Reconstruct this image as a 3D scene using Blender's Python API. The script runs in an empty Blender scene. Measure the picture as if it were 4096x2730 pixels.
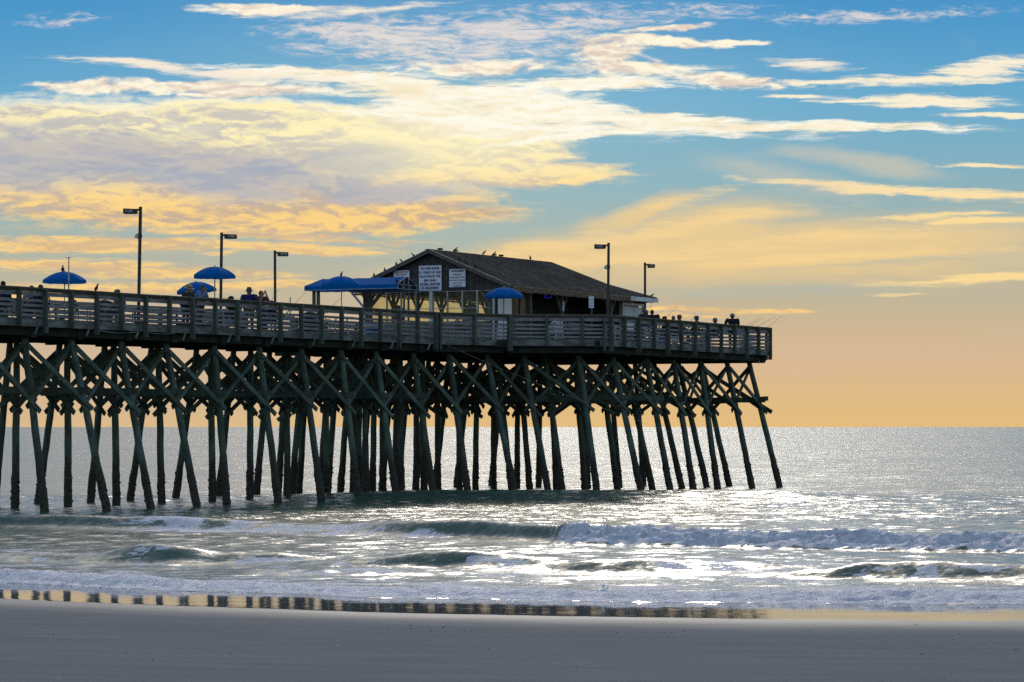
import bpy, math, random
import numpy as np
from mathutils import Vector, Matrix, Euler

random.seed(7)
rng = np.random.default_rng(7)
sc = bpy.context.scene
COL = sc.collection
F = 11947.0          # focal length in photo pixels
HC = 3.0             # eye height above still water
DZ = 6.75            # deck level
V3 = Vector

def lerp(a, b, t): return a + (b - a) * t

# ---------------------------------------------------------------- object bookkeeping
def tag(o, label=None, cat=None, group=None, kind=None):
    if label: o['label'] = label
    if cat: o['category'] = cat
    if group: o['group'] = group
    if kind: o['kind'] = kind
    return o

def empty(name, loc=(0, 0, 0), rz=0.0, label=None, cat=None, group=None):
    o = bpy.data.objects.new(name, None)
    COL.objects.link(o)
    o.location = loc
    o.rotation_euler = (0, 0, rz)
    o.empty_display_size = 0.2
    return tag(o, label, cat, group)

class MB:
    """collects boxes, beams, tubes, lathes into one mesh"""
    def __init__(s): s.v = []; s.f = []; s.sm = []; s.mi = []; s.m = 0
    def add(s, vs, fs, smooth=False):
        b = len(s.v)
        s.v.extend([tuple(p) for p in vs])
        for f in fs:
            s.f.append(tuple(b + i for i in f)); s.sm.append(smooth); s.mi.append(s.m)
    def box(s, c, d, rz=0.0):
        cx, cy, cz = c; dx, dy, dz = d[0] / 2, d[1] / 2, d[2] / 2
        ca, sa = math.cos(rz), math.sin(rz)
        vs = []
        for z in (-dz, dz):
            for x, y in ((-dx, -dy), (dx, -dy), (dx, dy), (-dx, dy)):
                vs.append((cx + x * ca - y * sa, cy + x * sa + y * ca, cz + z))
        s.add(vs, [(0, 3, 2, 1), (4, 5, 6, 7), (0, 1, 5, 4), (1, 2, 6, 5), (2, 3, 7, 6), (3, 0, 4, 7)])
    def hexa(s, vs, smooth=False):
        s.add(vs, [(0, 3, 2, 1), (4, 5, 6, 7), (0, 1, 5, 4), (1, 2, 6, 5), (2, 3, 7, 6), (3, 0, 4, 7)], smooth)
    def beam(s, p0, p1, w, h, side=None, up=None):
        """rectangular beam: w along side, h along the third direction"""
        p0, p1 = V3(p0), V3(p1); d = (p1 - p0).normalized()
        if side is None:
            side = d.cross(V3((0, 0, 1)))
            if side.length < 1e-3: side = V3((1, 0, 0))
        side = V3(side); side = (side - d * side.dot(d)).normalized()
        u = side.cross(d).normalized()
        vs = []
        for p in (p0, p1):
            for a, b in ((-1, -1), (1, -1), (1, 1), (-1, 1)):
                vs.append(p + side * (a * w / 2) + u * (b * h / 2))
        s.hexa(vs)
    def tube(s, pts, rad, n=10, caps=True, smooth=True, jag=0.0, rnd=None):
        pts = [V3(p) for p in pts]
        if not hasattr(rad, '__len__'): rad = [rad] * len(pts)
        base = len(s.v); ref = None; fs = []
        vs = []
        for i, p in enumerate(pts):
            d = (pts[min(i + 1, len(pts) - 1)] - pts[max(i - 1, 0)]).normalized()
            if ref is None:
                ref = d.cross(V3((0, 1, 0)))
                if ref.length < .1: ref = d.cross(V3((1, 0, 0)))
            x = (ref - d * ref.dot(d)).normalized(); ref = x
            y = d.cross(x)
            for k in range(n):
                a = 2 * math.pi * k / n
                r = rad[i]
                if jag: r *= 1 + jag * ((rnd or random).random() - .5) * 2
                vs.append(p + x * (math.cos(a) * r) + y * (math.sin(a) * r))
        for i in range(len(pts) - 1):
            for k in range(n):
                a, b = i * n + k, i * n + (k + 1) % n
                fs.append((a, b, b + n, a + n))
        s.add(vs, fs, smooth)
        if caps:
            m = len(pts) - 1
            s.add(vs[:n], [tuple(range(n - 1, -1, -1))]); s.add(vs[m * n:], [tuple(range(n))])
    def lathe(s, prof, c=(0, 0, 0), n=16, sx=1.0, sy=1.0, smooth=True):
        vs = []; fs = []
        for r, z in prof:
            for k in range(n):
                a = 2 * math.pi * k / n
                vs.append((c[0] + r * sx * math.cos(a), c[1] + r * sy * math.sin(a), c[2] + z))
        for i in range(len(prof) - 1):
            for k in range(n):
                a, b = i * n + k, i * n + (k + 1) % n
                fs.append((a, b, b + n, a + n))
        s.add(vs, fs, smooth)
    def ball(s, c, r, n=8, m=6, sc_=(1, 1, 1), smooth=True):
        prof = [(max(1e-4, math.sin(math.pi * i / m)) * r, -math.cos(math.pi * i / m) * r * sc_[2]) for i in range(m + 1)]
        s.lathe(prof, c, n, sc_[0], sc_[1], smooth)
    def quad(s, a, b, c, d): s.add([a, b, c, d], [(0, 1, 2, 3)])
    def build(s, name, mat, parent=None, kind=None):
        me = bpy.data.meshes.new(name)
        me.from_pydata(s.v, [], s.f)
        mats = mat if isinstance(mat, (list, tuple)) else [mat]
        for m in mats: me.materials.append(m)
        me.polygons.foreach_set('use_smooth', s.sm)
        me.polygons.foreach_set('material_index', s.mi)
        me.update()
        o = bpy.data.objects.new(name, me)
        COL.objects.link(o)
        if parent: o.parent = parent
        if kind: o['kind'] = kind
        return o

def children(o): return [c for c in bpy.data.objects if c.parent is o]
def copy_tree(o, parent=None):
    kids = children(o)
    c = o.copy(); COL.objects.link(c); c.parent = parent
    for ch in kids: copy_tree(ch, c)
    return c

# ---------------------------------------------------------------- materials
def new_mat(name):
    m = bpy.data.materials.new(name); m.use_nodes = True
    nt = m.node_tree
    return m, nt, nt.nodes['Principled BSDF']

class NT:
    def __init__(s, nt): s.t = nt
    def n(s, ty, **kw):
        x = s.t.nodes.new(ty)
        for k, v in kw.items(): setattr(x, k, v)
        return x
    def put(s, sock, v):
        if isinstance(v, bpy.types.NodeSocket): s.t.links.new(v, sock)
        elif isinstance(v, bpy.types.Node): s.t.links.new(v.outputs[0], sock)
        else: sock.default_value = v
    def math(s, op, a, b=0.0, c=None, clamp=False):
        x = s.n('ShaderNodeMath', operation=op, use_clamp=clamp)
        s.put(x.inputs[0], a); s.put(x.inputs[1], b)
        if c is not None: s.put(x.inputs[2], c)
        return x.outputs[0]
    def vmath(s, op, a, b=None, scale=None):
        x = s.n('ShaderNodeVectorMath', operation=op)
        s.put(x.inputs[0], a)
        if b is not None: s.put(x.inputs[1], b)
        if scale is not None: s.put(x.inputs[3], scale)
        return x.outputs[0] if op not in ('LENGTH', 'DOT_PRODUCT') else x.outputs[1]
    def mix(s, fac, a, b, blend='MIX'):
        x = s.n('ShaderNodeMix', data_type='RGBA', blend_type=blend)
        s.put(x.inputs[0], fac)
        for i, v in ((6, a), (7, b)):
            if isinstance(v, tuple) and len(v) == 3: v = v + (1,)
            s.put(x.inputs[i], v)
        return x.outputs[2]
    def smooth(s, lo, hi, v, a=0.0, b=1.0):
        x = s.n('ShaderNodeMapRange', interpolation_type='SMOOTHSTEP')
        s.put(x.inputs[0], v); s.put(x.inputs[1], lo); s.put(x.inputs[2], hi); s.put(x.inputs[3], a); s.put(x.inputs[4], b)
        return x.outputs[0]
    def lin(s, lo, hi, v, a=0.0, b=1.0):
        x = s.n('ShaderNodeMapRange')
        s.put(x.inputs[0], v); s.put(x.inputs[1], lo); s.put(x.inputs[2], hi); s.put(x.inputs[3], a); s.put(x.inputs[4], b)
        return x.outputs[0]
    def noise(s, vec, scale=5.0, detail=3.0, rough=.5, dist=0.0, out=0):
        x = s.n('ShaderNodeTexNoise')
        if vec is not None: s.put(x.inputs['Vector'], vec)
        x.inputs['Scale'].default_value = scale; x.inputs['Detail'].default_value = detail
        x.inputs['Roughness'].default_value = rough; x.inputs['Distortion'].default_value = dist
        return x.outputs[out]
    def mapping(s, vec, loc=(0, 0, 0), rot=(0, 0, 0), scale=(1, 1, 1), kind='POINT'):
        x = s.n('ShaderNodeMapping', vector_type=kind)
        s.put(x.inputs[0], vec)
        x.inputs[1].default_value = loc; x.inputs[2].default_value = rot; x.inputs[3].default_value = scale
        return x.outputs[0]

def noisy(name, c1, c2, scale=4.0, stretch=(1, 1, 1), rough=.75, bump=.3, detail=6, spec=.3, lo=.35, hi=.65, bscale=None, metallic=0.0, coords='Object', vary=None):
    """two-tone surface broken up by noise, with fine bump"""
    m, nt, b = new_mat(name); N = NT(nt)
    tc = N.n('ShaderNodeTexCoord')
    v = N.mapping(tc.outputs[coords], scale=stretch)
    f = N.noise(v, scale, detail, .62)
    col = N.mix(N.smooth(lo, hi, f), c1, c2)
    if vary: col = N.mix(N.math('MULTIPLY', N.n('ShaderNodeObjectInfo').outputs['Random'], .6), col, vary)
    N.put(b.inputs['Base Color'], col)
    b.inputs['Roughness'].default_value = rough
    b.inputs['Specular IOR Level'].default_value = spec
    b.inputs['Metallic'].default_value = metallic
    if bump:
        bp = N.n('ShaderNodeBump'); bp.inputs['Strength'].default_value = bump; bp.inputs['Distance'].default_value = .02
        N.put(bp.inputs['Height'], N.noise(v, bscale or scale * 4, 5, .6)); N.put(b.inputs['Normal'], bp.outputs[0])
    return m

M = {}
def build_materials():
    # weathered rails: pale grey with knots; posts greener; each coloured by the wood itself
    M['slat'] = noisy('weathered_slats', (.19, .175, .185, 1), (.33, .31, .33, 1), 2.2, (1.2, 1.2, 9), .8, .5)
    M['ledge'] = noisy('weathered_ledge', (.14, .125, .105, 1), (.24, .22, .19, 1), 2.0, (1, 1, 6), .8, .5)
    M['post'] = noisy('green_posts', (.05, .068, .055, 1), (.11, .14, .115, 1), 3.0, (4, 4, .8), .8, .5, vary=(.085, .082, .068, 1))
    M['rim'] = noisy('rim_board', (.09, .095, .085, 1), (.23, .235, .235, 1), 1.6, (1, 1, 3), .85, .5, detail=9)
    M['deck'] = noisy('deck_boards', (.05, .05, .045, 1), (.12, .115, .1, 1), 2.0, (1, 1, 1), .9, .4)
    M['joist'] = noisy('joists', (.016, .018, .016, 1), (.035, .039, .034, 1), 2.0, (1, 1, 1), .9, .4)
    M['brace'] = noisy('treated_braces', (.045, .07, .056, 1), (.115, .165, .138, 1), 1.5, (1, 1, 1), .8, .4, detail=8, vary=(.075, .068, .052, 1))
    # piles: green treated timber above, tide stain and barnacles below
    m, nt, b = new_mat('pile_timber'); N = NT(nt)
    g = N.n('ShaderNodeNewGeometry'); sep = N.n('ShaderNodeSeparateXYZ'); N.put(sep.inputs[0], g.outputs['Position'])
    p = g.outputs['Position']
    f1 = N.noise(N.mapping(p, scale=(3, 3, .7)), 1.6, 7, .65)
    wood = N.mix(N.smooth(.35, .68, f1), (.045, .068, .055, 1), (.12, .18, .148, 1))
    f2 = N.noise(N.mapping(p, scale=(1.5, 1.5, 2.5)), 5.0, 8, .7)
    wet = N.mix(N.smooth(.4, .66, f2), (.018, .016, .013, 1), (.085, .072, .052, 1))
    edge = N.math('ADD', sep.outputs['Z'], N.math('MULTIPLY', N.math('SUBTRACT', f1, .5), 1.6))
    col = N.mix(N.smooth(1.25, 2.15, edge), wet, wood)
    oi = N.n('ShaderNodeObjectInfo')
    col = N.mix(N.math('MULTIPLY', oi.outputs['Random'], .5), col, (.05, .045, .034, 1))
    N.put(b.inputs['Base Color'], col); b.inputs['Roughness'].default_value = .75; b.inputs['Specular IOR Level'].default_value = .35
    bp = N.n('ShaderNodeBump'); bp.inputs['Strength'].default_value = .6; bp.inputs['Distance'].default_value = .03
    N.put(bp.inputs['Height'], f2); N.put(b.inputs['Normal'], bp.outputs[0]); M['pile'] = m
    # shingles: horizontal courses
    m, nt, b = new_mat('shingles'); N = NT(nt)
    tc = N.n('ShaderNodeTexCoord'); sp = N.n('ShaderNodeSeparateXYZ'); N.put(sp.inputs[0], tc.outputs['Object'])
    z = N.math('MULTIPLY', sp.outputs['Z'], 14.0)
    row = N.math('FRACT', z)
    cmb = N.n('ShaderNodeCombineXYZ'); N.put(cmb.inputs[0], N.math('MULTIPLY', sp.outputs['X'], 1.2)); N.put(cmb.inputs[1], N.math('MULTIPLY', sp.outputs['Y'], 4.0)); N.put(cmb.inputs[2], N.math('MULTIPLY', N.math('FLOOR', z), 3.7))
    tabs = N.noise(cmb.outputs[0], 1.0, 2, .5)
    big = N.noise(tc.outputs['Object'], .7, 5, .6)
    c = N.mix(N.smooth(.35, .65, tabs), (.068, .059, .049, 1), (.13, .114, .097, 1))
    c = N.mix(N.smooth(.4, .7, big), c, (.066, .058, .049, 1))
    c = N.mix(N.smooth(.0, .16, row, .75, 0.0), c, (.02, .018, .016, 1))
    N.put(b.inputs['Base Color'], c); b.inputs['Roughness'].default_value = 1.0; b.inputs['Specular IOR Level'].default_value = .0
    bp = N.n('ShaderNodeBump'); bp.inputs['Strength'].default_value = .7; bp.inputs['Distance'].default_value = .02
    N.put(bp.inputs['Height'], N.math('SUBTRACT', tabs, row)); N.put(b.inputs['Normal'], bp.outputs[0]); M['shingle'] = m
    M['lattice'] = noisy('lattice_strips', (.06, .055, .055, 1), (.13, .118, .115, 1), 5, (1, 1, 1), .85, .3)
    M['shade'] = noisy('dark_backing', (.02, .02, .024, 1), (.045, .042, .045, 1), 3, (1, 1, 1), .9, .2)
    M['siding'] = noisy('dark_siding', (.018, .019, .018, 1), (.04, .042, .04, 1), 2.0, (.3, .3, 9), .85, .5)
    M['wallwood'] = noisy('grey_wall_boards', (.1, .095, .08, 1), (.2, .19, .16, 1), 2.0, (5, 5, .6), .85, .4)
    M['column'] = noisy('rough_columns', (.075, .07, .06, 1), (.16, .15, .125, 1), 3.0, (5, 5, .7), .85, .5)
    M['fringe'] = noisy('fringe_slats', (.16, .11, .075, 1), (.36, .27, .19, 1), 7.0, (1, 1, 1), .8, .3)
    M['white'] = noisy('white_paint', (.62, .64, .68, 1), (.76, .77, .79, 1), 2.0, (1, 1, 1), .5, .08)
    M['whitedoor'] = noisy('white_door', (.66, .67, .7, 1), (.74, .75, .77, 1), 1.0, (1, 1, 1), .45, .05)
    M['alu'] = noisy('alu_frame', (.3, .31, .31, 1), (.45, .46, .46, 1), 4.0, (1, 1, 1), .4, .05, metallic=.6)
    M['rake'] = noisy('rake_trim', (.17, .17, .17, 1), (.3, .3, .3, 1), 3.0, (1, 1, 1), .6, .2)
    M['bronze'] = noisy('bronze_metal', (.03, .024, .02, 1), (.06, .048, .04, 1), 5.0, (1, 1, 1), .55, .1, spec=.4)
    M['lens'] = noisy('lamp_lens', (.12, .13, .14, 1), (.35, .37, .4, 1), 9.0, (1, 1, 1), .35, .1)
    M['polewhite'] = noisy('pale_pole', (.3, .3, .3, 1), (.45, .45, .45, 1), 4.0, (1, 1, 1), .5, .05)
    M['dark'] = noisy('dark_plastic', (.012, .013, .015, 1), (.03, .03, .034, 1), 4.0, (1, 1, 1), .5, .1)
    M['plastic'] = noisy('white_plastic', (.6, .6, .62, 1), (.72, .72, .74, 1), 2.0, (1, 1, 1), .45, .05)
    M['cooler'] = noisy('blue_plastic', (.01, .1, .3, 1), (.02, .15, .42, 1), 3.0, (1, 1, 1), .4, .05)
    M['yellow'] = noisy('yellow_plastic', (.5, .33, .02, 1), (.6, .42, .04, 1), 3.0, (1, 1, 1), .5, .05)
    M['signface'] = noisy('sign_face', (.74, .78, .9, 1), (.82, .85, .95, 1), 1.2, (1, 1, 1), .4, .0)
    M['signedge'] = noisy('sign_border', (.03, .06, .25, 1), (.05, .09, .32, 1), 2.0, (1, 1, 1), .5, .0)
    M['navy'] = noisy('navy_letters', (.012, .016, .09, 1), (.018, .022, .12, 1), 3.0, (1, 1, 1), .5, .0)
    M['redink'] = noisy('red_letters', (.25, .015, .04, 1), (.32, .03, .06, 1), 3.0, (1, 1, 1), .5, .0)
    M['maroon'] = noisy('maroon_letters', (.06, .012, .05, 1), (.08, .02, .07, 1), 3.0, (1, 1, 1), .5, .0)
    M['bird'] = noisy('bird_plumage', (.006, .006, .008, 1), (.02, .018, .018, 1), 20.0, (1, 1, 1), .5, .1)
    M['skin'] = noisy('skin', (.28, .15, .1, 1), (.36, .2, .14, 1), 6.0, (1, 1, 1), .5, .05)
    M['hair'] = noisy('hair', (.015, .011, .008, 1), (.04, .028, .02, 1), 14.0, (1, 1, 4), .6, .2)
    M['greyhair'] = noisy('grey_hair', (.12, .11, .1, 1), (.25, .24, .22, 1), 14.0, (1, 1, 4), .6, .2)
    M['straw'] = noisy('straw', (.34, .2, .06, 1), (.5, .32, .12, 1), 14.0, (1, 1, 3), .8, .3)
    M['strawband'] = noisy('hat_band', (.04, .025, .015, 1), (.07, .04, .025, 1), 9.0, (1, 1, 1), .8, .1)
    for nm, c in (('cl_charcoal', (.035, .042, .045)), ('cl_lightblue', (.1, .2, .42)), ('cl_navy', (.02, .024, .12)), ('cl_maroon', (.07, .03, .04)),
                  ('cl_black', (.014, .015, .018)), ('cl_tan', (.2, .16, .11)), ('cl_khaki', (.11, .1, .075)), ('cl_greyblue', (.2, .22, .3)), ('cl_denim', (.03, .05, .11)), ('cl_blue', (.02, .07, .25))):
        M[nm] = noisy(nm[3:] + '_cloth', tuple(x * .8 for x in c) + (1,), tuple(x * 1.2 for x in c) + (1,), 8.0, (1, 1, 1), .9, .3)
    # canvas: lets some of the sun through
    m, nt, b = new_mat('blue_canvas'); N = NT(nt)
    tc = N.n('ShaderNodeTexCoord')
    c = N.mix(N.noise(tc.outputs['Object'], 3.0, 5, .6), (.0, .13, .46, 1), (.0, .19, .6, 1))
    N.put(b.inputs['Base Color'], c); b.inputs['Roughness'].default_value = .8; b.inputs['Specular IOR Level'].default_value = .08
    tr = N.n('ShaderNodeBsdfTranslucent'); N.put(tr.inputs[0], c)
    mx = N.n('ShaderNodeMixShader'); mx.inputs[0].default_value = .32
    N.put(mx.inputs[1], b.outputs[0]); N.put(mx.inputs[2], tr.outputs[0])
    N.put(nt.nodes['Material Output'].inputs[0], mx.outputs[0]); M['canvas'] = m
    # clear vinyl / glass: hazy, see-through
    m, nt, b = new_mat('hazy_glazing'); N = NT(nt)
    tc = N.n('ShaderNodeTexCoord')
    hz = N.noise(tc.outputs['Object'], 1.3, 4, .55)
    b.inputs['Base Color'].default_value = (.5, .47, .36, 1); b.inputs['Roughness'].default_value = .15; b.inputs['Specular IOR Level'].default_value = .5
    tp = N.n('ShaderNodeBsdfTransparent'); tp.inputs[0].default_value = (1.0, .975, .86, 1)
    mx = N.n('ShaderNodeMixShader'); N.put(mx.inputs[0], N.lin(.3, .7, hz, .86, .95))
    N.put(mx.inputs[1], b.outputs[0]); N.put(mx.inputs[2], tp.outputs[0])
    N.put(nt.nodes['Material Output'].inputs[0], mx.outputs[0]); M['glass'] = m
    # neon
    m, nt, b = new_mat('blue_neon'); b.inputs['Base Color'].default_value = (.02, .02, .2, 1)
    b.inputs['Emission Color'].default_value = (.06, .05, 1, 1); b.inputs['Emission Strength'].default_value = .2; M['neon'] = m
    m, nt, b = new_mat('pale_neon'); b.inputs['Base Color'].default_value = (.1, .1, .12, 1)
    b.inputs['Emission Color'].default_value = (.5, .5, .75, 1); b.inputs['Emission Strength'].default_value = .12; M['neonpale'] = m
build_materials()
# ---------------------------------------------------------------- plan of the pier, measured in metres
A_DIR = V3((.725, 1.21, 0)).normalized()
N_DIR = V3((A_DIR.y, -A_DIR.x, 0))            # towards the near side
L0 = V3((-17.09, 103.0, 0)); LS = 1.4106       # near edge of the walkway and post spacing
C_ = V3((-3.2, 126.5, 0)); D_ = V3((-.14, 128.8, 0)); D2 = V3((4.14, 129.4, 0)); E_ = V3((12.55, 146.2, 0))
A3 = (E_ - D2).normalized(); N3 = V3((A3.y, -A3.x, 0))
W_MAIN = 6.6
W_HEAD = 15.0
def post_pt(n): return L0 + A_DIR * (LS * n)
def ray_on(p, d, u):
    """t where the vertical plane of photo column u meets the line p + t d"""
    k = (u - 2048) / F
    return (k * p.y - p.x) / (d.x - k * d.y)
def edge_pt(u, inset=0.0):
    """point on the deck, INSET metres in from the near edge, in the direction of photo column u"""
    if u < 1745: p, d, n = L0, A_DIR, N_DIR
    elif u < 2035: d = (D_ - C_).normalized(); p = C_; n = V3((d.y, -d.x, 0))
    elif u < 2430: d = (D2 - D_).normalized(); p = D_; n = V3((d.y, -d.x, 0))
    else: p, d, n = D2, A3, N3
    q = p - n * inset
    return q + d * ray_on(q, d, u)
def along(p, d, u): return p + d * ray_on(p, d, u)
def px_of(p): return p.x / p.y * F + 2048, 1705 - (p.z - HC) / p.y * F
def z_of(py, Y): return HC + (1705 - py) * Y / F

# ---------------------------------------------------------------- pier
pier = empty('fishing_pier', tuple(post_pt(9) - N_DIR * 3.3), 0, 'long weathered timber fishing pier on splayed green piles running out over the surf', 'pier')
PO = V3(pier.location)
def pbuild(mb, name, mat, parent=None, kind=None):
    o = mb.build(name, mat, parent or pier, kind)
    if parent is None: o.location = -PO
    return o

A_ST = post_pt(-6)
far_main = lambda p: p - N_DIR * W_MAIN
HE = E_ - N3 * W_HEAD
HD = D2 - A3 * 1.0 - N3 * W_HEAD
HC2 = far_main(C_) - A_DIR * 1.0
def prism(mb, pts, z0, z1):
    n = len(pts)
    vs = [(p.x, p.y, z0) for p in pts] + [(p.x, p.y, z1) for p in pts]
    fs = [tuple(range(n - 1, -1, -1)), tuple(range(n, 2 * n))] + [(i, (i + 1) % n, n + (i + 1) % n, n + i) for i in range(n)]
    mb.add(vs, fs)
mb = MB()
prism(mb, [A_ST, C_, far_main(C_), far_main(A_ST)], DZ - .055, DZ)
prism(mb, [C_, D_, D2, E_, HE, HD, HC2, far_main(C_)], DZ - .058, DZ - .003)
pbuild(mb, 'deck', M['deck'])

# joists and cap beams under the boards
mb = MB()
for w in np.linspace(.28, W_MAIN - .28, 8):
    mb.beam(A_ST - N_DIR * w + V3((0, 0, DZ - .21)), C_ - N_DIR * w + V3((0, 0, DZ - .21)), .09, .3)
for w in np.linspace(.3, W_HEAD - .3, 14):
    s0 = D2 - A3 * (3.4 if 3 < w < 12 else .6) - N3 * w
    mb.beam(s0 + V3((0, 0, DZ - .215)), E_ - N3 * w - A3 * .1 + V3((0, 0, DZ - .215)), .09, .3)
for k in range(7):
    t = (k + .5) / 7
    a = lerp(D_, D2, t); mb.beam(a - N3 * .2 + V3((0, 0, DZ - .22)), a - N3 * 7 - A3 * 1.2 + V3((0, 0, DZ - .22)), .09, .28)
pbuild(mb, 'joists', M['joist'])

# rim boards, railing -----------------------------------------------------------------
def rail_run(pts_list, posts, long_posts, name_suffix, detail=True, flip=1):
    """pts_list: corner points of the edge; posts: list of (point, outward normal, long?)"""
    slat = MB(); ledge = MB(); rim = MB()
    for p, q in zip(pts_list[:-1], pts_list[1:]):
        d = (q - p).normalized(); n = V3((d.y, -d.x, 0)) * flip
        L = (q - p).length
        off = n * -.022
        for zc, hh in ((.855, .15), (.615, .095), (.445, .095), (.27, .095), (.10, .095)):
            nb = max(1, int(round(L / 2.82)))
            for i in range(nb):
                a = p + d * (L * i / nb + .004); b = p + d * (L * (i + 1) / nb - .004)
                j0, j1 = random.uniform(-.008, .008), random.uniform(-.008, .008)
                slat.beam(a + off + V3((0, 0, DZ + zc + j0)), b + off + V3((0, 0, DZ + zc + j1)), .038, hh * random.uniform(.93, 1.05), side=n)
        # sloping ledge board below the cap edge
        nb = max(1, int(round(L / 2.82)))
        for i in range(nb):
            a = p + d * (L * i / nb + .003); b = p + d * (L * (i + 1) / nb - .003)
            in0, out0 = n * .002, n * .205
            za, zb = DZ + .925, DZ + 1.065 + random.uniform(-.005, .005)
            vs = []
            for e in (a, b):
                vs += [e + in0 + V3((0, 0, za)), e + out0 + V3((0, 0, zb - .03)), e + out0 + V3((0, 0, zb)), e + in0 + V3((0, 0, za + .05))]
            ledge.hexa([vs[0], vs[1], vs[2], vs[3], vs[4], vs[5], vs[6], vs[7]])
        for i in range(nb):
            a = p + d * (L * i / nb + .004); b = p + d * (L * (i + 1) / nb - .004)
            rim.beam(a + n * .0 + V3((0, 0, DZ - .165)), b + n * .0 + V3((0, 0, DZ - .165)), .05, .255, side=n)
        # thin edge of the boards showing above the rim
        rim.beam(p + n * .012 + V3((0, 0, DZ - .02)), q + n * .012 + V3((0, 0, DZ - .02)), .06, .032, side=n)
        # deeper beam set back under the rim
        rim.m = 1
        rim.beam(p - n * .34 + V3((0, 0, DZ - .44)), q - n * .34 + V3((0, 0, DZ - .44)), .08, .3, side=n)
        rim.m = 0
    pbuild(rim, 'rim_board', [M['rim'], M['joist']])
    r = pbuild(slat, 'railing', M['slat'])
    lo = ledge.build('ledge', M['ledge'], r)
    for (p, d, lg) in posts:
        n = V3((d.y, -d.x, 0)) * flip
        t = MB()
        z0 = DZ - (.5 if lg else .29) - random.uniform(0, .02); z1 = DZ + 1.05
        w, dep = .1, .17
        b = p + n * .035
        vs = []
        for z in (z0, z1):
            dd = dep
            vs += [b - d * w / 2 + V3((0, 0, z)), b + d * w / 2 + V3((0, 0, z)), b + d * w / 2 + n * dd + V3((0, 0, z)), b - d * w / 2 + n * dd + V3((0, 0, z))]
        t.hexa(vs)
        # bolt heads
        for zz in (DZ - .1, DZ - .22):
            t.box(tuple(b + n * (dep + .008) + V3((0, 0, zz))), (.03, .03, .03), math.atan2(d.y, d.x))
        t.build('railing_post', M['post'], r)
    return r
posts = [(post_pt(n), A_DIR, n % 2 == 1) for n in range(-6, 20)]
rail_run([A_ST, C_], posts, None, 'near')
dCD = (D_ - C_).normalized(); dDD = (D2 - D_).normalized()
rail_run([C_, D_], [(C_ + dCD * .1, dCD, True), (lerp(C_, D_, .5), dCD, False), (D_ - dCD * .09, dCD, True)], None, 'flare')
rail_run([D_, D2], [(D_ + dDD * .1, dDD, True), (along(D_, dDD, 2186), dDD, False), (along(D_, dDD, 2328), dDD, False), (D2 - dDD * .16, dDD, True)], None, 'front')
p3 = [2436, 2489, 2547, 2607, 2663, 2717, 2772, 2824, 2876, 2930, 2979, 3025]
posts = [(along(D2, A3, u), A3, i % 2 == 0) for i, u in enumerate(p3)] + [(E_ - A3 * .06, A3, True)]
rail_run([D2, E_], posts, None, 'head')
# end of the head and the far sides
dEH = (HE - E_).normalized()
rail_run([E_, HE], [(E_ + dEH * (.15 + 1.65 * k), dEH, k % 2 == 0) for k in range(9)], None, 'end')
fm0, fm1 = far_main(A_ST), HC2
df = (fm1 - fm0).normalized()
rail_run([fm0, fm1], [(fm0 + df * (LS * 2 * k), df, True) for k in range(14)], None, 'far', flip=-1)
dh = (HE - HD).normalized()
rail_run([HD, HE], [(HD + dh * (2.8 * k), dh, True) for k in range(7)], None, 'farhead', flip=-1)
dg = (HD - HC2).normalized()
rail_run([HC2, HD], [(HC2 + dg * .2, dg, True), (lerp(HC2, HD, .5), dg, True)], None, 'farflare', flip=-1)

# ---------------------------------------------------------------- piles
ZT = DZ - .62            # pile tops
class Pile: pass
piles = []
def add_pile(top, base, r0=.118, r1=.145, row='', tail=True):
    P = Pile(); P.top = V3((top.x, top.y, ZT)); P.base = V3((base.x, base.y, 0)); P.row = row
    P.at = lambda z, P=P: P.base + (P.top - P.base) * (z / ZT)
    rnd = random.Random(len(piles) * 13 + 5)
    mb = MB(); n = 13
    pts = []; rads = []
    zs = list(np.linspace(-1.6, 1.3, 15)) + list(np.linspace(1.7, ZT + .02, 9))
    for z in zs:
        c = P.at(z)
        r = r0 + (r1 - r0) * (1 - z / ZT)
        wob = .012
        if z < 1.3: r *= 1.04 + rnd.uniform(0, .09)
        pts.append(c + V3((rnd.uniform(-wob, wob), rnd.uniform(-wob, wob), 0))); rads.append(r)
    mb.tube(pts, rads, n, True, True, .035, rnd)
    # barnacle clumps on the tide zone
    for k in range(26):
        z = rnd.uniform(-.1, 1.15) ** 1.0
        a = rnd.uniform(0, 6.28); c = P.at(z); r = r1 * 1.02
        mb.ball((c.x + math.cos(a) * r, c.y + math.sin(a) * r, z), rnd.uniform(.018, .045), 6, 4, (1, 1, 1.3))
    pbuild(mb, 'pile', M['pile'])
    piles.append(P)
    return P
def battered(u0, u1, inset, line=(L0, A_DIR, N_DIR)):
    """pile whose head is under photo column u0 and whose foot, splayed square to the pier, is under u1"""
    p, d, n = line
    q = p - n * inset
    top = q + d * ray_on(q, d, u0)
    base = top + n * ray_on(top, n, u1)
    return top, base
ROW = {'near': [], 'mid': [], 'far': [], 'hnear': [], 'h2': [], 'h3': [], 'h4': [], 'h5': []}
for u0, u1 in ((-95, -40), (97, 180), (283, 428), (480, 603), (662, 788), (857, 908), (1035, 1113), (1204, 1286), (1362, 1434), (1502, 1586), (1653, 1735)):
    ROW['near'].append(add_pile(*battered(u0, u1, .75), row='near'))
for u0, u1 in ((-130, -135), (68, 60), (268, 273), (455, 466), (634, 646), (843, 850), (1003, 1000), (1147, 1149), (1304, 1307), (1460, 1463)):
    ROW['mid'].append(add_pile(*battered(u0, u1, 3.5), row='mid'))
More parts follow.
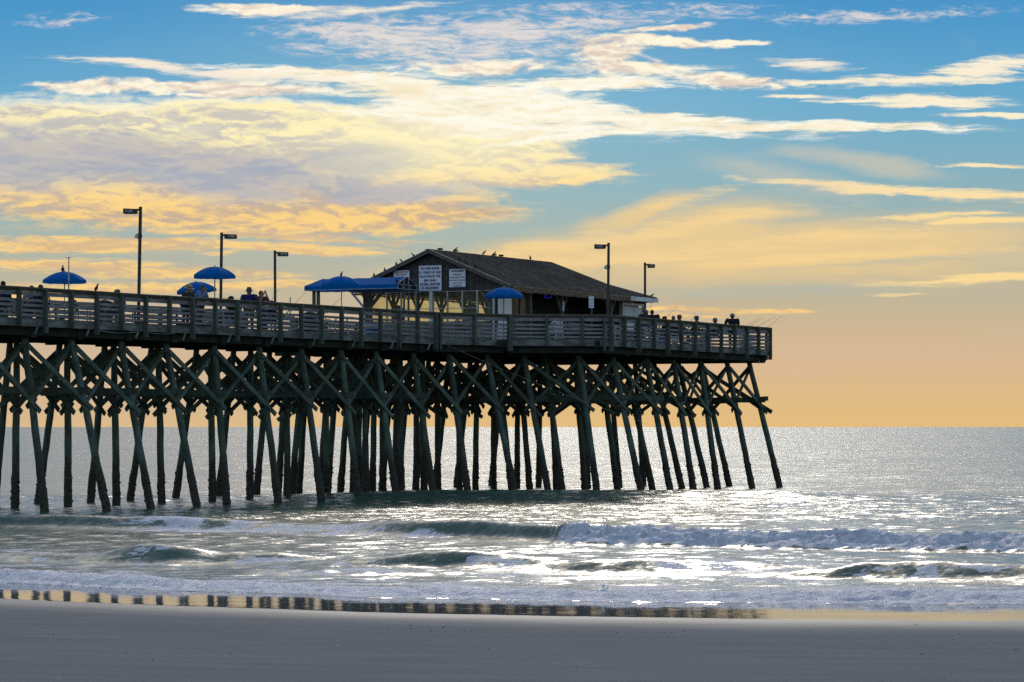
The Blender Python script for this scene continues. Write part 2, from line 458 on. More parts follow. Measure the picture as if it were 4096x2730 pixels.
for u0, u1 in ((40, -22), (239, 152), (419, 362), (606, 520), (787, 702), (935, 874), (1079, 1025), (1215, 1166), (1352, 1310)):
    ROW['far'].append(add_pile(*battered(u0, u1, 6.1), row='far'))
HL = (D2, A3, N3)
def head_pt(u, Y): return V3(((u - 2048) / F * Y, Y, 0))
for u0, u1, Y in ((1796, 1873, 128.0), (1946, 2062, 129.8), (2093, 2196, 130.4), (2315, 2389, 130.8)):
    t = head_pt(u0, Y); ROW['hnear'].append(add_pile(t, t + N3 * ray_on(t, N3, u1), .122, .15, 'hnear'))
for u0, u1 in ((2449, 2566), (2583, 2682), (2693, 2774), (2800, 2871), (2907, 3009), (2996, 3119)):
    ROW['hnear'].append(add_pile(*battered(u0, u1, 1.15, HL), r0=.122, r1=.15, row='hnear'))
for u0, u1 in ((2180, 2250), (2300, 2341), (2402, 2470), (2498, 2611), (2613, 2728), (2713, 2828), (2806, 2918)):
    ROW['h2'].append(add_pile(*battered(u0, u1, 4.2, HL), r0=.122, r1=.15, row='h2'))
for u0, u1 in ((1990, 2046), (2075, 2120), (2200, 2226), (2330, 2352), (2438, 2478), (2540, 2575)):
    ROW['h3'].append(add_pile(*battered(u0, u1, 7.2, HL), r0=.12, r1=.145, row='h3'))
for u0, u1 in ((1420, 1412), (1500, 1490), (1586, 1582), (1668, 1664), (1750, 1752), (1835, 1838), (1908, 1902), (1975, 1974), (2072, 2068), (2160, 2155)):
    ROW['h4'].append(add_pile(*battered(u0, u1, 10.4, HL), r0=.12, r1=.145, row='h4'))
for u0, u1 in ((1150, 1112), (1232, 1195), (1318, 1280), (1402, 1362), (1487, 1445), (1570, 1527), (1640, 1590), (1715, 1661), (1795, 1740), (1880, 1826), (2010, 1966)):
    ROW['h5'].append(add_pile(*battered(u0, u1, 13.6, HL), r0=.125, r1=.155, row='h5'))
for u0, u1, Y in ((1440, 1430, 131.5), (1528, 1532, 133.0), (1600, 1605, 131.0), (1690, 1697, 133.5)):
    t = head_pt(u0, Y); add_pile(t, t + N_DIR * ray_on(t, N_DIR, u1), .13, .155, 'x')

# ---------------------------------------------------------------- bracing
planks = []
def plank(p0, p1, w, h, side, name='brace'): planks.append((V3(p0), V3(p1), w, h, V3(side), name))
def xbrace(Pa, Pb, n, zt=5.78, zb=3.72, two=True):
    """longitudinal X between neighbouring piles of a row"""
    o = n * .155; zt += random.uniform(-.09, .09); zb += random.uniform(-.16, .16)
    a, b = Pa.at(zt) + o, Pb.at(zb) + o
    d = (b - a).normalized(); plank(a - d * random.uniform(.05, .2), b + d * random.uniform(.15, .42), .055, random.uniform(.165, .195), n)
    a, b = Pb.at(zt - .05) - o, Pa.at(zb) - o
    d = (b - a).normalized(); plank(a - d * random.uniform(.05, .2), b + d * random.uniform(.1, .35), .055, random.uniform(.155, .185), n)
for k in range(len(ROW['near']) - 1): xbrace(ROW['near'][k], ROW['near'][k + 1], N_DIR)
for k in range(len(ROW['hnear']) - 1): xbrace(ROW['hnear'][k], ROW['hnear'][k + 1], N3)
xbrace(ROW['near'][-1], ROW['hnear'][0], N_DIR)
def square(Pa, Pb, d, n, name='brace'):
    """X between two piles of one bent, and the horizontal waler"""
    o = d * .15; z1, z2 = 5.85 + random.uniform(-.12, .08), 3.62 + random.uniform(-.25, .25)
    a, b = Pa.at(z1) - o, Pb.at(z2) - o
    e = (b - a).normalized(); plank(a - e * .1, b + e * random.uniform(.02, .3), .055, .17, d)
    a, b = Pb.at(z1) + o, Pa.at(z2 + .1) + o
    e = (b - a).normalized(); plank(a - e * .1, b + e * random.uniform(.02, .3), .055, .17, d)
def nearest(P, row, maxd=4.6):
    best = min(row, key=lambda q: (q.top - P.top).length)
    return best if (best.top - P.top).length < maxd else None
walers = []
def waler(Pa, Pb, d, z=4.27):
    o = d * .19
    a, b = Pa.at(z) - o, Pb.at(z) - o
    e = (b - a).normalized(); walers.append((a - e * .55, b + e * .45, .07, .23, d))
for P in ROW['near']:
    # the bent square to the pier through this pile
    q = [x for x in ROW['mid'] if abs((x.top - P.top).dot(A_DIR)) < 1.2]
    for Q in q[:1]:
        square(P, Q, A_DIR, N_DIR)
        f = [x for x in ROW['far'] if abs((x.top - P.top).dot(A_DIR)) < 1.3]
        for R in f[:1]:
            square(Q, R, A_DIR, N_DIR); waler(P, R, A_DIR)
        if not f: waler(P, Q, A_DIR)
for P in ROW['hnear'][2:]:
    for r in ('h2',):
        q = sorted([x for x in ROW[r] if abs((x.top - P.top).dot(A3)) < 1.3], key=lambda x: abs((x.top - P.top).dot(A3)))
        for Q in q[:1]:
            square(P, Q, A3, N3); waler(P, Q, A3)
            q3 = sorted([x for x in ROW['h3'] if abs((x.top - P.top).dot(A3)) < 1.4], key=lambda x: abs((x.top - P.top).dot(A3)))
            for R in q3[:1]: square(Q, R, A3, N3); waler(Q, R, A3)
for r, n in (('mid', N_DIR), ('far', N_DIR), ('h2', N3), ('h3', N3), ('h4', N3), ('h5', N3)):
    for k in range(len(ROW[r]) - 1): xbrace(ROW[r][k], ROW[r][k + 1], n)
for R_, n in ((ROW['h3'], N3), (ROW['h4'], N3), (ROW['h5'], N3), (ROW['mid'][5:], N_DIR), (ROW['far'][5:], N_DIR)):
    for k in range(len(R_) - 1): xbrace(R_[k], R_[k + 1], n * 1.5, 5.45, 4.15)
for a_, b_ in (('h3', 'h4'), ('h4', 'h5')):
    for P in ROW[a_]:
        Q = nearest(P, ROW[b_], 5.0)
        if Q: square(P, Q, A3, N3)
# last bent: long sloping brace and its waler poking out past the corner pile
Pe, P2 = ROW['hnear'][-1], ROW['hnear'][-2]
Qe = ROW['h2'][-1]
a, b = Qe.at(5.75) + A3 * .2, Pe.at(4.0) + A3 * .2
e = (b - a).normalized(); plank(a, b + e * .75, .06, .2, A3)
a, b = Qe.at(4.2) + A3 * .22, Pe.at(4.33) + A3 * .22
e = (b - a).normalized(); walers.append((a, b + e * .55, .07, .22, A3))
# longitudinal walers along the head's rear rows, dense as in the photo
for r in ('h2', 'h3', 'h4'):
    R = ROW[r]
    a, b = R[0].at(4.2) + N3 * .2, R[-1].at(4.2) + N3 * .2
    e = (b - a).normalized(); walers.append((a - e * 2.5, b + e * .6, .07, .24, N3))
a, b = ROW['mid'][5].at(4.25) + N_DIR * .2, ROW['mid'][-1].at(4.25) + N_DIR * .2
walers.append((a, b, .07, .22, N_DIR))
planks.sort(key=lambda p: (p[0].y + p[1].y))
for i, (a, b, w, h, s, nm) in enumerate(planks[:99]):
    t = MB(); t.beam(a, b, w, h, side=s)
    # bolts through the plank ends
    e = (b - a).normalized()
    for q in (a + e * .2, b - e * .36):
        t.beam(q - s * .09, q + s * .09, .03, .03)
    pbuild(t, 'brace', M['brace'])
t = MB()
for (a, b, w, h, s, nm) in planks[99:]: t.beam(a, b, w, h, side=s)
if t.v: pbuild(t, 'rear_braces', M['brace'], kind='stuff')
for (a, b, w, h, s) in walers:
    t = MB(); t.beam(a, b, w, h, side=s); pbuild(t, 'waler', M['brace'])
# cap beams across each bent
def capbeam(a, b):
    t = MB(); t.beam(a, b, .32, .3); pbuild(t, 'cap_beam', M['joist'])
for P in ROW['near']:
    a = P.top + N_DIR * .45; capbeam(V3((a.x, a.y, DZ - .5)), V3((a.x, a.y, DZ - .5)) - N_DIR * (W_MAIN - .5))
for P in ROW['hnear'][4:]:
    a = P.top + N3 * .8; L = 13.6 if P is not ROW['hnear'][-1] else 13.0
    capbeam(V3((a.x, a.y, DZ - .505)), V3((a.x, a.y, DZ - .505)) - N3 * L)
for P in ROW['hnear'][:4]:
    a = P.top + N3 * .4; capbeam(V3((a.x, a.y, DZ - .51)), V3((a.x, a.y, DZ - .51)) - N3 * 9)
# slim steel hangers on the long posts
for n in range(-5, 20, 2):
    t = MB()
    p = post_pt(n) - A_DIR * .32 + N_DIR * .03
    t.beam(p + V3((0, 0, DZ - .3)), p - A_DIR * .1 - N_DIR * .05 + V3((0, 0, DZ - .55)), .03, .07)
    pbuild(t, 'hanger', M['rim'])
# drooping pipe under the deck edge
t = MB()
u0, u1 = edge_pt(395, .05), edge_pt(545, .05)
pts = [lerp(u0, u1, k / 6) + V3((0, 0, DZ - .33 - .06 * math.sin(k / 6 * math.pi))) for k in range(7)]
t.tube(pts, .018, 6)
u0, u1 = edge_pt(578, .05), edge_pt(700, .05)
t.tube([lerp(u0, u1, k / 6) + V3((0, 0, DZ - .31 - .05 * math.sin(k / 6 * math.pi))) for k in range(7)], .015, 6)
pbuild(t, 'conduit', M['rim'])
# corner lamp under the far end and its stay cable
# ---------------------------------------------------------------- bar house on the pier head (local x: along the gable, y: seaward, z above deck)
HB = V3((-7.42, 136.85, DZ)); HX = V3((.885, -.466, 0)); HY = V3((.466, .885, 0)); HRZ = math.atan2(-.466, .885)
def hw(x, y, z=0.0): return HB + HX * x + HY * y + V3((0, 0, z))
def wall_x(u, y=.35):      # local x on a gable-parallel plane seen at photo column u
    return ray_on(HB + HY * y, HX, u)
def wall_y(u, x):
    return ray_on(HB + HX * x, HY, u)
house = empty('bar_house', tuple(HB), HRZ, 'weathered bar house with brown shingle roof, latticed gable and glazed front on the pier head', 'building')
EV, RG, RX = 2.55, 4.25, 4.15
# roof ---------------------------------------------------------------
mb = MB()
def slab(pts, th=.07):
    n = len(pts)
    a = V3(pts[1]) - V3(pts[0]); b = V3(pts[2]) - V3(pts[0]); nn = a.cross(b).normalized()
    if nn.z < 0: nn = -nn
    lo = [V3(p) - nn * th for p in pts]
    vs = [tuple(p) for p in pts] + [tuple(p) for p in lo]
    fs = [tuple(range(n)), tuple(range(2 * n - 1, n - 1, -1))] + [(i, n + i, n + (i + 1) % n, (i + 1) % n) for i in range(n)]
    mb.add(vs, fs)
hip_r = V3((RX + (8.3 - RX) * .53, 12.2 + 3.3 * .53, lerp(RG, EV, .53) - .15)); hip_l = V3((RX - RX * .53, hip_r.y, hip_r.z))
R0, R1, L0_, L1_ = V3((8.3, 0, EV)), V3((8.3, 15.5, EV)), V3((0, 0, EV)), V3((0, 15.5, EV))
G0, G1 = V3((RX, 0, RG)), V3((RX, 12.2, RG))
rb = MB(); mb = rb
slab([R0, V3((8.3, hip_r.y, EV)), hip_r, G1, G0]) if False else None
def tri(a, b, c): slab([a, b, c])
tri(R0, V3((8.3, 12.2, EV)), G0); tri(V3((8.3, 12.2, EV)), G1, G0); tri(V3((8.3, 12.2, EV)), hip_r, G1); tri(V3((8.3, 12.2, EV)), R1, hip_r)
tri(L0_, G0, V3((0, 12.2, EV))); tri(V3((0, 12.2, EV)), G0, G1); tri(V3((0, 12.2, EV)), G1, hip_l); tri(V3((0, 12.2, EV)), hip_l, L1_)
tri(R1, L1_, hip_r); tri(L1_, hip_l, hip_r); tri(hip_r, hip_l, G1)
roof = rb.build('roof', M['shingle'], house)
mb = MB()   # ridge caps, a little uneven
for k in range(40):
    y = .02 + k * .305
    mb.beam((RX - .1, y, RG - .02 + random.uniform(0, .012)), (RX - .1, y + .3, RG - .02), .22, .03, side=(1, 0, -.0))
for y in (1.0, 2.45, 6.2, 6.9):
    mb.box((RX + .02, y, RG + .05), (.16, .2, .08))
mb.build('ridge_cap', M['shingle'], roof)
mb = MB()
for s in (-1, 1):
    mb.beam((RX, -.02, RG - .1), (RX + s * 4.2, -.02, EV - .12), .05, .15, side=(0, 1, 0))
mb.build('rake_board', M['column'], roof)
mb = MB()
for s in (-1, 1):
    mb.beam((RX, -.05, RG - .01), (RX + s * 4.18, -.05, EV - .02), .04, .035, side=(0, 1, 0))
mb.build('drip_edge', M['rake'], roof)
# latticed gable -------------------------------------------------------
GB = 2.36
mb = MB()
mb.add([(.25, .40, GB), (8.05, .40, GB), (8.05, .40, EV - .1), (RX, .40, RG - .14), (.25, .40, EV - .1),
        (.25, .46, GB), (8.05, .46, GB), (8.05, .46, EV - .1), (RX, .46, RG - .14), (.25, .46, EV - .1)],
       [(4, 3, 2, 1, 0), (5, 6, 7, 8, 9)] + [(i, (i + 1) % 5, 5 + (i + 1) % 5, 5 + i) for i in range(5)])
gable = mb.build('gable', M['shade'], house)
poly = [(.3, GB + .02), (8.0, GB + .02), (8.0, EV - .06), (RX, RG - .17), (.3, EV - .06)]
def clip(p, d):
    t0, t1 = -50.0, 50.0
    for i in range(5):
        ax, az = poly[i]; bx, bz = poly[(i + 1) % 5]
        nx, nz = -(bz - az), bx - ax
        dn = d[0] * nx + d[1] * nz; pn = (p[0] - ax) * nx + (p[1] - az) * nz
        if abs(dn) < 1e-9:
            if pn < 0: return None
            continue
        t = -pn / dn
        if dn > 0: t0 = max(t0, t)
        else: t1 = min(t1, t)
    return (t0, t1) if t1 - t0 > .05 else None
mb = MB()
for s, yy in ((1, .385), (-1, .37)):
    d = (math.sqrt(.5), s * math.sqrt(.5))
    k = -12.0
    while k < 14:
        p = (k, GB)
        c = clip(p, d)
        if c:
            a = (p[0] + d[0] * c[0], yy, p[1] + d[1] * c[0]); b = (p[0] + d[0] * c[1], yy, p[1] + d[1] * c[1])
            mb.beam(a, b, .012, .052, side=(0, 1, 0))
        k += .175
mb.build('lattice', M['lattice'], gable)
# walls ---------------------------------------------------------------
SILL = .95
mb = MB()
mb.box((4.1, .42, SILL / 2), (6.9, .1, SILL)); wf = mb.build('front_wall', M['wallwood'], house)
mb = MB(); mb.box((.65, 7.7, SILL / 2), (.1, 14.4, SILL)); mb.box((.65, 7.7, 2.46), (.1, 14.4, .12)); mb.box((4.1, 15.0, 1.25), (6.8, .1, 2.5)); mb.build('rear_wall', M['wallwood'], house)
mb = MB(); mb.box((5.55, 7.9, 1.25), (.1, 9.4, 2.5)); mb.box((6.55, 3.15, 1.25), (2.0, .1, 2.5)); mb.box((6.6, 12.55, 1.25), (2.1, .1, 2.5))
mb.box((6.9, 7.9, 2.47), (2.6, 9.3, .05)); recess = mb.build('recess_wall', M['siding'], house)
# end room with the roller shutter
RW = 7.6
y0, y1 = wall_y(2486, RW), wall_y(2572, RW)
mb = MB()
mb.box((RW, 12.55 + (y0 - 12.55) / 2 + .02, 1.22), (.1, (y0 - 12.55), 2.44)); mb.box((RW, (y1 + 15.25) / 2, 1.22), (.1, 15.25 - y1, 2.44)); mb.box((RW, (y0 + y1) / 2, 2.3), (.1, y1 - y0, .28))
mb.box((RW, (y0 + y1) / 2, .4), (.1, y1 - y0, .8)); mb.build('end_wall', M['column'], house)
mb = MB()
nn = 17
for k in range(nn):
    z = .82 + k * (1.3 / nn)
    mb.beam((RW - .03, y0 + .08, z), (RW - .03, y1 - .12, z), .03, 1.3 / nn * .86, side=(1, 0, .35))
shut = mb.build('roller_shutter', M['white'], house)
mb = MB()
mb.box((RW + .06, y0 + .04, 1.46), (.08, .08, 1.36)); mb.box((RW + .06, y1 - .06, 1.46), (.08, .12, 1.36)); mb.box((RW + .063, (y0 + y1) / 2, 2.18), (.085, y1 - y0 + .06, .12)); mb.box((RW + .1, (y0 + y1) / 2, .83), (.3, y1 - y0 + .06, .05))
mb.build('frame', M['white'], shut)
mb = MB(); mb.box((8.28, 14.05, EV - .14), (.04, 3.1, .2)); mb.box((4.15, 15.48, EV - .14), (8.2, .04, .2)); mb.build('fascia', M['white'], roof)
# front glazing ----------------------------------------------------------
fx0, fx1 = wall_x(1484), wall_x(1958)
mull = [wall_x(u) for u in (1484, 1546, 1603, 1662, 1718, 1731, 1788, 1848, 1907, 1958)]
for i in range(len(mull) - 1):
    a, b = mull[i], mull[i + 1]
    if b - a < .25: continue
    w = empty('window', (0, 0, 0)); w.parent = house
    f = MB()
    for x in (a + .02, b - .02): f.box((x, .40, (SILL + GB) / 2), (.035, .05, GB - SILL))
    for z in (SILL + .02, 1.56, GB - .03): f.box(((a + b) / 2, .402, z), (b - a - .075, .04, .03))
    f.build('frame', M['alu'], w)
    g = MB(); g.box(((a + b) / 2, .44, (SILL + GB) / 2), (b - a - .01, .006, GB - SILL - .01)); g.build('pane', M['glass'], w)
mb = MB(); mb.box(((mull[4] + mull[5]) / 2, .36, 1.6), (mull[5] - mull[4] - .03, .09, 1.5)); mb.build('sign_post', M['white'], house)
# rear and sea-side glazing so daylight comes through
for k in range(6):
    a, b = .6 + k * 2.3, .6 + (k + 1) * 2.3
    w = empty('window', (0, 0, 0)); w.parent = house
    f = MB()
    for y in (a + .05, b - .05): f.box((.65, y, 1.68), (.06, .05, 1.44))
    f.box((.652, (a + b) / 2, 1.56), (.05, b - a - .16, .035))
    f.build('frame', M['alu'], w)
    g = MB(); g.box((.65, (a + b) / 2, 1.68), (.006, b - a - .16, 1.4)); g.build('pane', M['glass'], w)
for k in range(7):
    mb = MB(); mb.box((.65, .55 + k * 2.3, 1.25), (.14, .12, 2.5))
    if k < 6:
        mb.beam((.65, .62 + k * 2.3, 1.75), (.65, 1.15 + k * 2.3, 2.38), .07, .1, side=(1, 0, 0)); mb.beam((.65, .48 + k * 2.3, 1.75), (.65, -.05 + k * 2.3, 2.38), .07, .1, side=(1, 0, 0))
    mb.build('column', M['column'], house)
# corner columns and the porch posts with Y braces
mb = MB(); mb.box((wall_x(1469), .38, 1.2), (.36, .2, 2.4)); mb.beam((wall_x(1478), .3, 1.62), (wall_x(1530), .3, 2.36), .1, .14, side=(0, 1, 0)); mb.build('column', M['column'], house)
mb = MB(); mb.box((wall_x(1974), .38, 1.2), (.34, .2, 2.4)); mb.beam((wall_x(1966), .3, 1.62), (wall_x(1925), .3, 2.36), .08, .12, side=(0, 1, 0)); mb.build('column', M['column'], house)
for u in (2119, 2246, 2440):
    y = wall_y(u, 7.62)
    mb = MB(); mb.box((7.62, y, 1.22), (.17, .17, 2.44))
    if u > 2130:
        mb.beam((7.62, y + .05, 1.55), (7.62, y + .62, 2.42), .08, .13, side=(1, 0, 0)); mb.beam((7.62, y - .05, 1.55), (7.62, y - .62, 2.42), .08, .13, side=(1, 0, 0))
    mb.build('column', M['column'], house)
# side door and side window
ya, yb = wall_y(1994, 7.6), wall_y(2045, 7.6)
mb = MB(); mb.box((7.6, (ya + yb) / 2, 1.06), (.06, yb - ya, 2.1)); door = mb.build('door', M['whitedoor'], house)
mb = MB(); mb.box((7.645, ya + .42, 1.06), (.03, .03, 2.08)); mb.ball((7.66, yb - .07, 1.02), .035, 8, 6); mb.build('handle', M['bronze'], door)
mb = MB(); mb.box((7.6, (ya + yb) / 2, 2.28), (.07, yb - ya, .3)); mb.build('door_header', M['wallwood'], house)
yc = wall_y(2112, 7.6)
w = empty('window'); w.parent = house
f = MB()
for y in (yb + .05, lerp(yb, yc, .52), yc - .05): f.box((7.6, y, 1.2), (.05, .05, 2.36))
f.build('frame', M['bronze'], w)
g = MB(); g.box((7.57, (yb + yc) / 2, 1.2), (.006, yc - yb - .1, 2.3)); g.build('pane', M['glass'], w)
# eave fringes: short slanting slats
def fringe(x, ya, yb, z, sgn):
    t = MB(); y = ya
    while y < yb:
        l = random.uniform(.2, .27); dx = random.uniform(.1, .14)
        t.beam((x, y, z), (x + .01 * sgn, y + dx, z - l), .02, .028, side=(1, 0, 0))
        t.beam((x + .02 * sgn, y + .05, z), (x + .02 * sgn, y - .03, z - l * .93), .02, .026, side=(1, 0, 0))
        y += .095
    t.box((x, (ya + yb) / 2, z + .01), (.05, yb - ya, .05))
    return t.build('eave_fringe', M['fringe'], roof)
fringe(8.27, .25, 12.9, EV - .06, 1)
fringe(.03, .25, 15.2, EV - .06, -1)
# downspouts
def spout(pts, r=.05):
    t = MB(); t.tube(pts, r, 8); t.build('downspout', M['white'], house)
xs = wall_x(1457, .2)
spout([(.02, .12, 2.42), (.04, .15, 2.3), (.14, .18, 2.2), (xs - .12, .2, 1.78), (xs, .2, 1.6), (xs, .2, .05)], .055)
xr = wall_x(1975, .22)
spout([(xr + .16, .2, 2.02), (xr + .06, .21, 2.02), (xr, .22, 1.94), (xr, .22, .05)], .05)
# things inside the front room
for u0, u1, zt, lab, yy in ((1576, 1606, 1.78, 'dark cabinet standing inside the front windows behind the blue awning', 1.6), (1868, 1905, 1.8, 'tall dark round-topped cabinet just inside the front windows beneath the fishermen notice', 1.2)):
    xa, xb = ray_on(HB + HY * yy, HX, u0), ray_on(HB + HY * yy, HX, u1)
    c = hw((xa + xb) / 2, yy)
    r = empty('cabinet', tuple(c), HRZ, lab, 'cabinet')
    w_ = xb - xa
    t = MB(); t.box((0, 0, zt / 2 - .04), (w_, .5, zt - .08)); t.build('carcass', M['dark'], r)
    t = MB(); t.lathe([(w_ * .45, 0), (w_ * .42, .05), (w_ * .2, .1), (.01, .12)], (0, 0, zt - .08), 12, 1, .5); t.build('lid', M['dark'], r)
    for s in (-1, 1):
        t = MB(); t.box((s * w_ * .24, -.26, zt / 2), (w_ * .44, .02, zt * .86)); t.build('door', M['dark'], r)
# neon window sign hanging in the porch
pn = hw(5.75, wall_y(2192, 5.75), 0)
Yn = pn.y; zt, zb = z_of(1150, Yn), z_of(1192, Yn)
ns = empty('neon_sign', (pn.x, pn.y, zb), HRZ, 'dim blue neon frame sign hung in the dark porch of the bar house', 'neon sign')
t = MB(); hh = zt - zb; wn = .62
t.tube([(.0, wn * -.5, hh), (0, wn * -.5, .02), (0, wn * -.47, 0), (0, wn * .5, 0), (0, wn * .5, hh)], .022, 6); t.build('frame', M['neon'], ns)
t = MB()
t.tube([(0, -.2, hh * .95), (0, -.2, .12)], .012, 5); t.tube([(0, -.08, hh * .9), (0, -.08, .2), (0, -.02, .12), (0, .05, .2), (0, .05, hh * .9)], .012, 5)
t.tube([(0, .16, hh * .9), (0, .16, .12)], .012, 5); t.tube([(0, .27, hh * .8), (0, .17, .27), (0, .27, .12)], .012, 5); t.build('letters', M['neonpale'], ns)

# ---------------------------------------------------------------- signs
def text_obj(body, size, width, loc, mat, parent, rot=(math.pi / 2, 0, 0), fat=.012):
    """raised capitals as plain mesh"""
    c = bpy.data.curves.new('lettering_curve', 'FONT'); c.body = body; c.size = size; c.align_x = 'CENTER'; c.align_y = 'CENTER'
    c.extrude = .002; c.offset = fat; c.resolution_u = 3
    tmp = bpy.data.objects.new('lettering_curve', c); COL.objects.link(tmp)
    bpy.context.view_layer.update()
    me = bpy.data.meshes.new_from_object(tmp.evaluated_get(bpy.context.evaluated_depsgraph_get()))
    bpy.data.objects.remove(tmp); bpy.data.curves.remove(c)
    me.name = 'lettering'; me.materials.clear(); me.materials.append(mat)
    xs = [v.co.x for v in me.vertices]; ys = [v.co.y for v in me.vertices]
    k = width / (max(xs) - min(xs)) if width else 1; cy_ = (max(ys) + min(ys)) / 2
    for v in me.vertices: v.co.x *= k; v.co.y -= cy_
    o = bpy.data.objects.new('lettering', me); COL.objects.link(o); o.parent = parent
    o.location = loc; o.rotation_euler = rot
    return o
def wall_sign(u0, u1, v0, v1, label, lines, yy=.30, border=True):
    """board on the gable; lines: (text, fraction of height, cap size, width fraction, material)"""
    xa, xb = wall_x(u0, yy), wall_x(u1, yy)
    c = hw((xa + xb) / 2, yy); zb, zt = z_of(v1, c.y), z_of(v0, c.y)
    r = empty('sign_board', (c.x, c.y, zb), HRZ, label, 'sign', 'notice boards on the bar house gable')
    w, h = xb - xa, zt - zb
    t = MB(); t.box((0, .0, h / 2), (w, .02, h)); t.build('board', M['signedge'] if border else M['signface'], r)
    if border:
        t = MB(); t.box((0, -.013, h / 2), (w - .045, .006, h - .045)); t.build('face', M['signface'], r)
    for k, (tx, fy, size, wf, mat) in enumerate(lines):
        text_obj(tx, size, w * wf, (0, -.02, h * (1 - fy)), M[mat], r, fat=size * .022)
    t = MB()
    for sx in (-.46, 0, .46):
        for sz in (.03, .97):
            t.ball((w * sx, -.02, h * sz), .012, 6, 4)
    t.build('screws', M['alu'], r)
    return r, w, h
wall_sign(1676, 1766, 1063, 1164, 'large white notice with navy capitals, no one under 21 allowed in the bar area', [
    ('NO ONE UNDER', .115, .16, .83, 'navy'), ('21 YEARS OF AGE', .27, .16, .95, 'navy'), ('ALLOWED IN THE', .425, .16, .92, 'navy'), ('BAR AREA', .585, .16, .55, 'navy'), ('AFTER 10:00 PM', .74, .16, .87, 'navy'), ('I.D. REQUIRED', .895, .16, .77, 'navy')], border=False)
r, w, h = wall_sign(1796, 1864, 1075, 1151, 'smaller blue-edged white notice headed FISHERMEN on the right of the gable', [
    ('FISHERMEN', .13, .145, .72, 'maroon'), ('PLEASE DO NOT', .315, .075, .52, 'redink'), ('USE BENCHES OR BARTOP', .465, .075, .86, 'redink'), ('TO CUT BAIT OR CLEAN FISH', .615, .075, .93, 'maroon'), ('RAILING & SINKS', .765, .075, .56, 'redink'), ('ARE PROVIDED', .915, .075, .48, 'maroon')])
t = MB(); t.box((0, -.018, h * .645), (w * .5, .004, .008)); t.box((-w * .08, -.018, h * .495), (w * .3, .004, .008)); t.build('underline', M['redink'], r)
wall_sign(1574, 1640, 1081, 1150, 'small white notice to all customers half hidden behind the blue awning', [
    ('"TO ALL CUSTOMERS"', .12, .075, .88, 'redink'), ('THIS IS PRIVATE', .27, .08, .68, 'redink'), ('PROPERTY', .42, .08, .44, 'redink')])
# notice on its own post at the porch
def deck_at(u, Y): return V3(((u - 2048) / F * Y, Y, DZ))
p = deck_at(2365, 136.0)
r = empty('notice_post', tuple(p), 0, 'narrow grey notice board on a green post in front of the dark porch', 'sign')
t = MB(); zt, zb = z_of(1187, 136) - DZ, z_of(1233, 136) - DZ
t.box((0.02, 0, zb / 2 + .12), (.075, .075, zb + .2)); t.build('post', M['post'], r)
t = MB(); t.box((0, -.06, (zt + zb) / 2), (.225, .02, zt - zb)); t.build('board', M['signface'], r)
for tx, fy in (('DO NOT', .3), ('SIT ON', .55), ('RAILS', .8)):
    text_obj(tx, .09, .16, (0, -.075, zb + (zt - zb) * (1 - fy)), M['navy' if fy > .7 else 'redink'], r, fat=.001)
t = MB(); t.tube([(-.03, -.07, zt + .02), (-.03, -.07, zt + .16)], .012, 5); t.box((-.06, -.07, zt + .02), (.12, .03, .03)); t.build('bracket', M['polewhite'], r)
yq = wall_y(2246, 7.62); q = hw(7.62, yq); q = q + HX * .1 - V3((0, .1, 0))
zt, zb = z_of(1208, q.y), z_of(1245, q.y)
r = empty('post_notice', (q.x, q.y, zb), 0, 'thin white upright strip notice fixed to the braced porch column', 'sign')
t = MB(); t.box((0, 0, (zt - zb) / 2), (.085, .02, zt - zb)); t.build('board', M['signface'], r)
t = MB()
for k, z in enumerate((.06, .19, .3)): t.box((0, -.013, z), (.03, .006, .045 if k != 1 else .03))
t.build('marks', M['navy'], r)

# ---------------------------------------------------------------- blue entrance awning
AX0, AX1, AJ0, AJ1 = -1.10, 3.79, -2.2, -.45
aw = empty('entrance_awning', tuple(hw((AX0 + AX1) / 2, (AJ0 + AJ1) / 2)), HRZ, 'long blue canvas entrance awning with open gabled end in front of the bar house', 'awning')
ax = (AX1 - AX0) / 2; ay = (AJ1 - AJ0) / 2; ez, rz_, vz = 2.59, 2.95, 2.38
t = MB(); nseg = 14
ridge = [(-ax + .45 + (2 * ax - .5) * k / nseg, 0, rz_ - .012 * math.sin(math.pi * (k % 3) / 3) - .02 * abs(math.sin(k))) for k in range(nseg + 1)]
for s in (-1, 1):
    eav = [(-ax + 2 * ax * k / nseg, s * ay, ez - .012 * abs(math.sin(k * 1.3))) for k in range(nseg + 1)]
    val = [(p[0], s * (ay + .01), vz + .012 * math.sin(k * 2.1)) for k, p in enumerate(eav)]
    vs = ridge + eav + val; n = nseg + 1
    t.add(vs, [(i, i + 1, n + i + 1, n + i) for i in range(nseg)] + [(n + i, n + i + 1, 2 * n + i + 1, 2 * n + i) for i in range(nseg)])
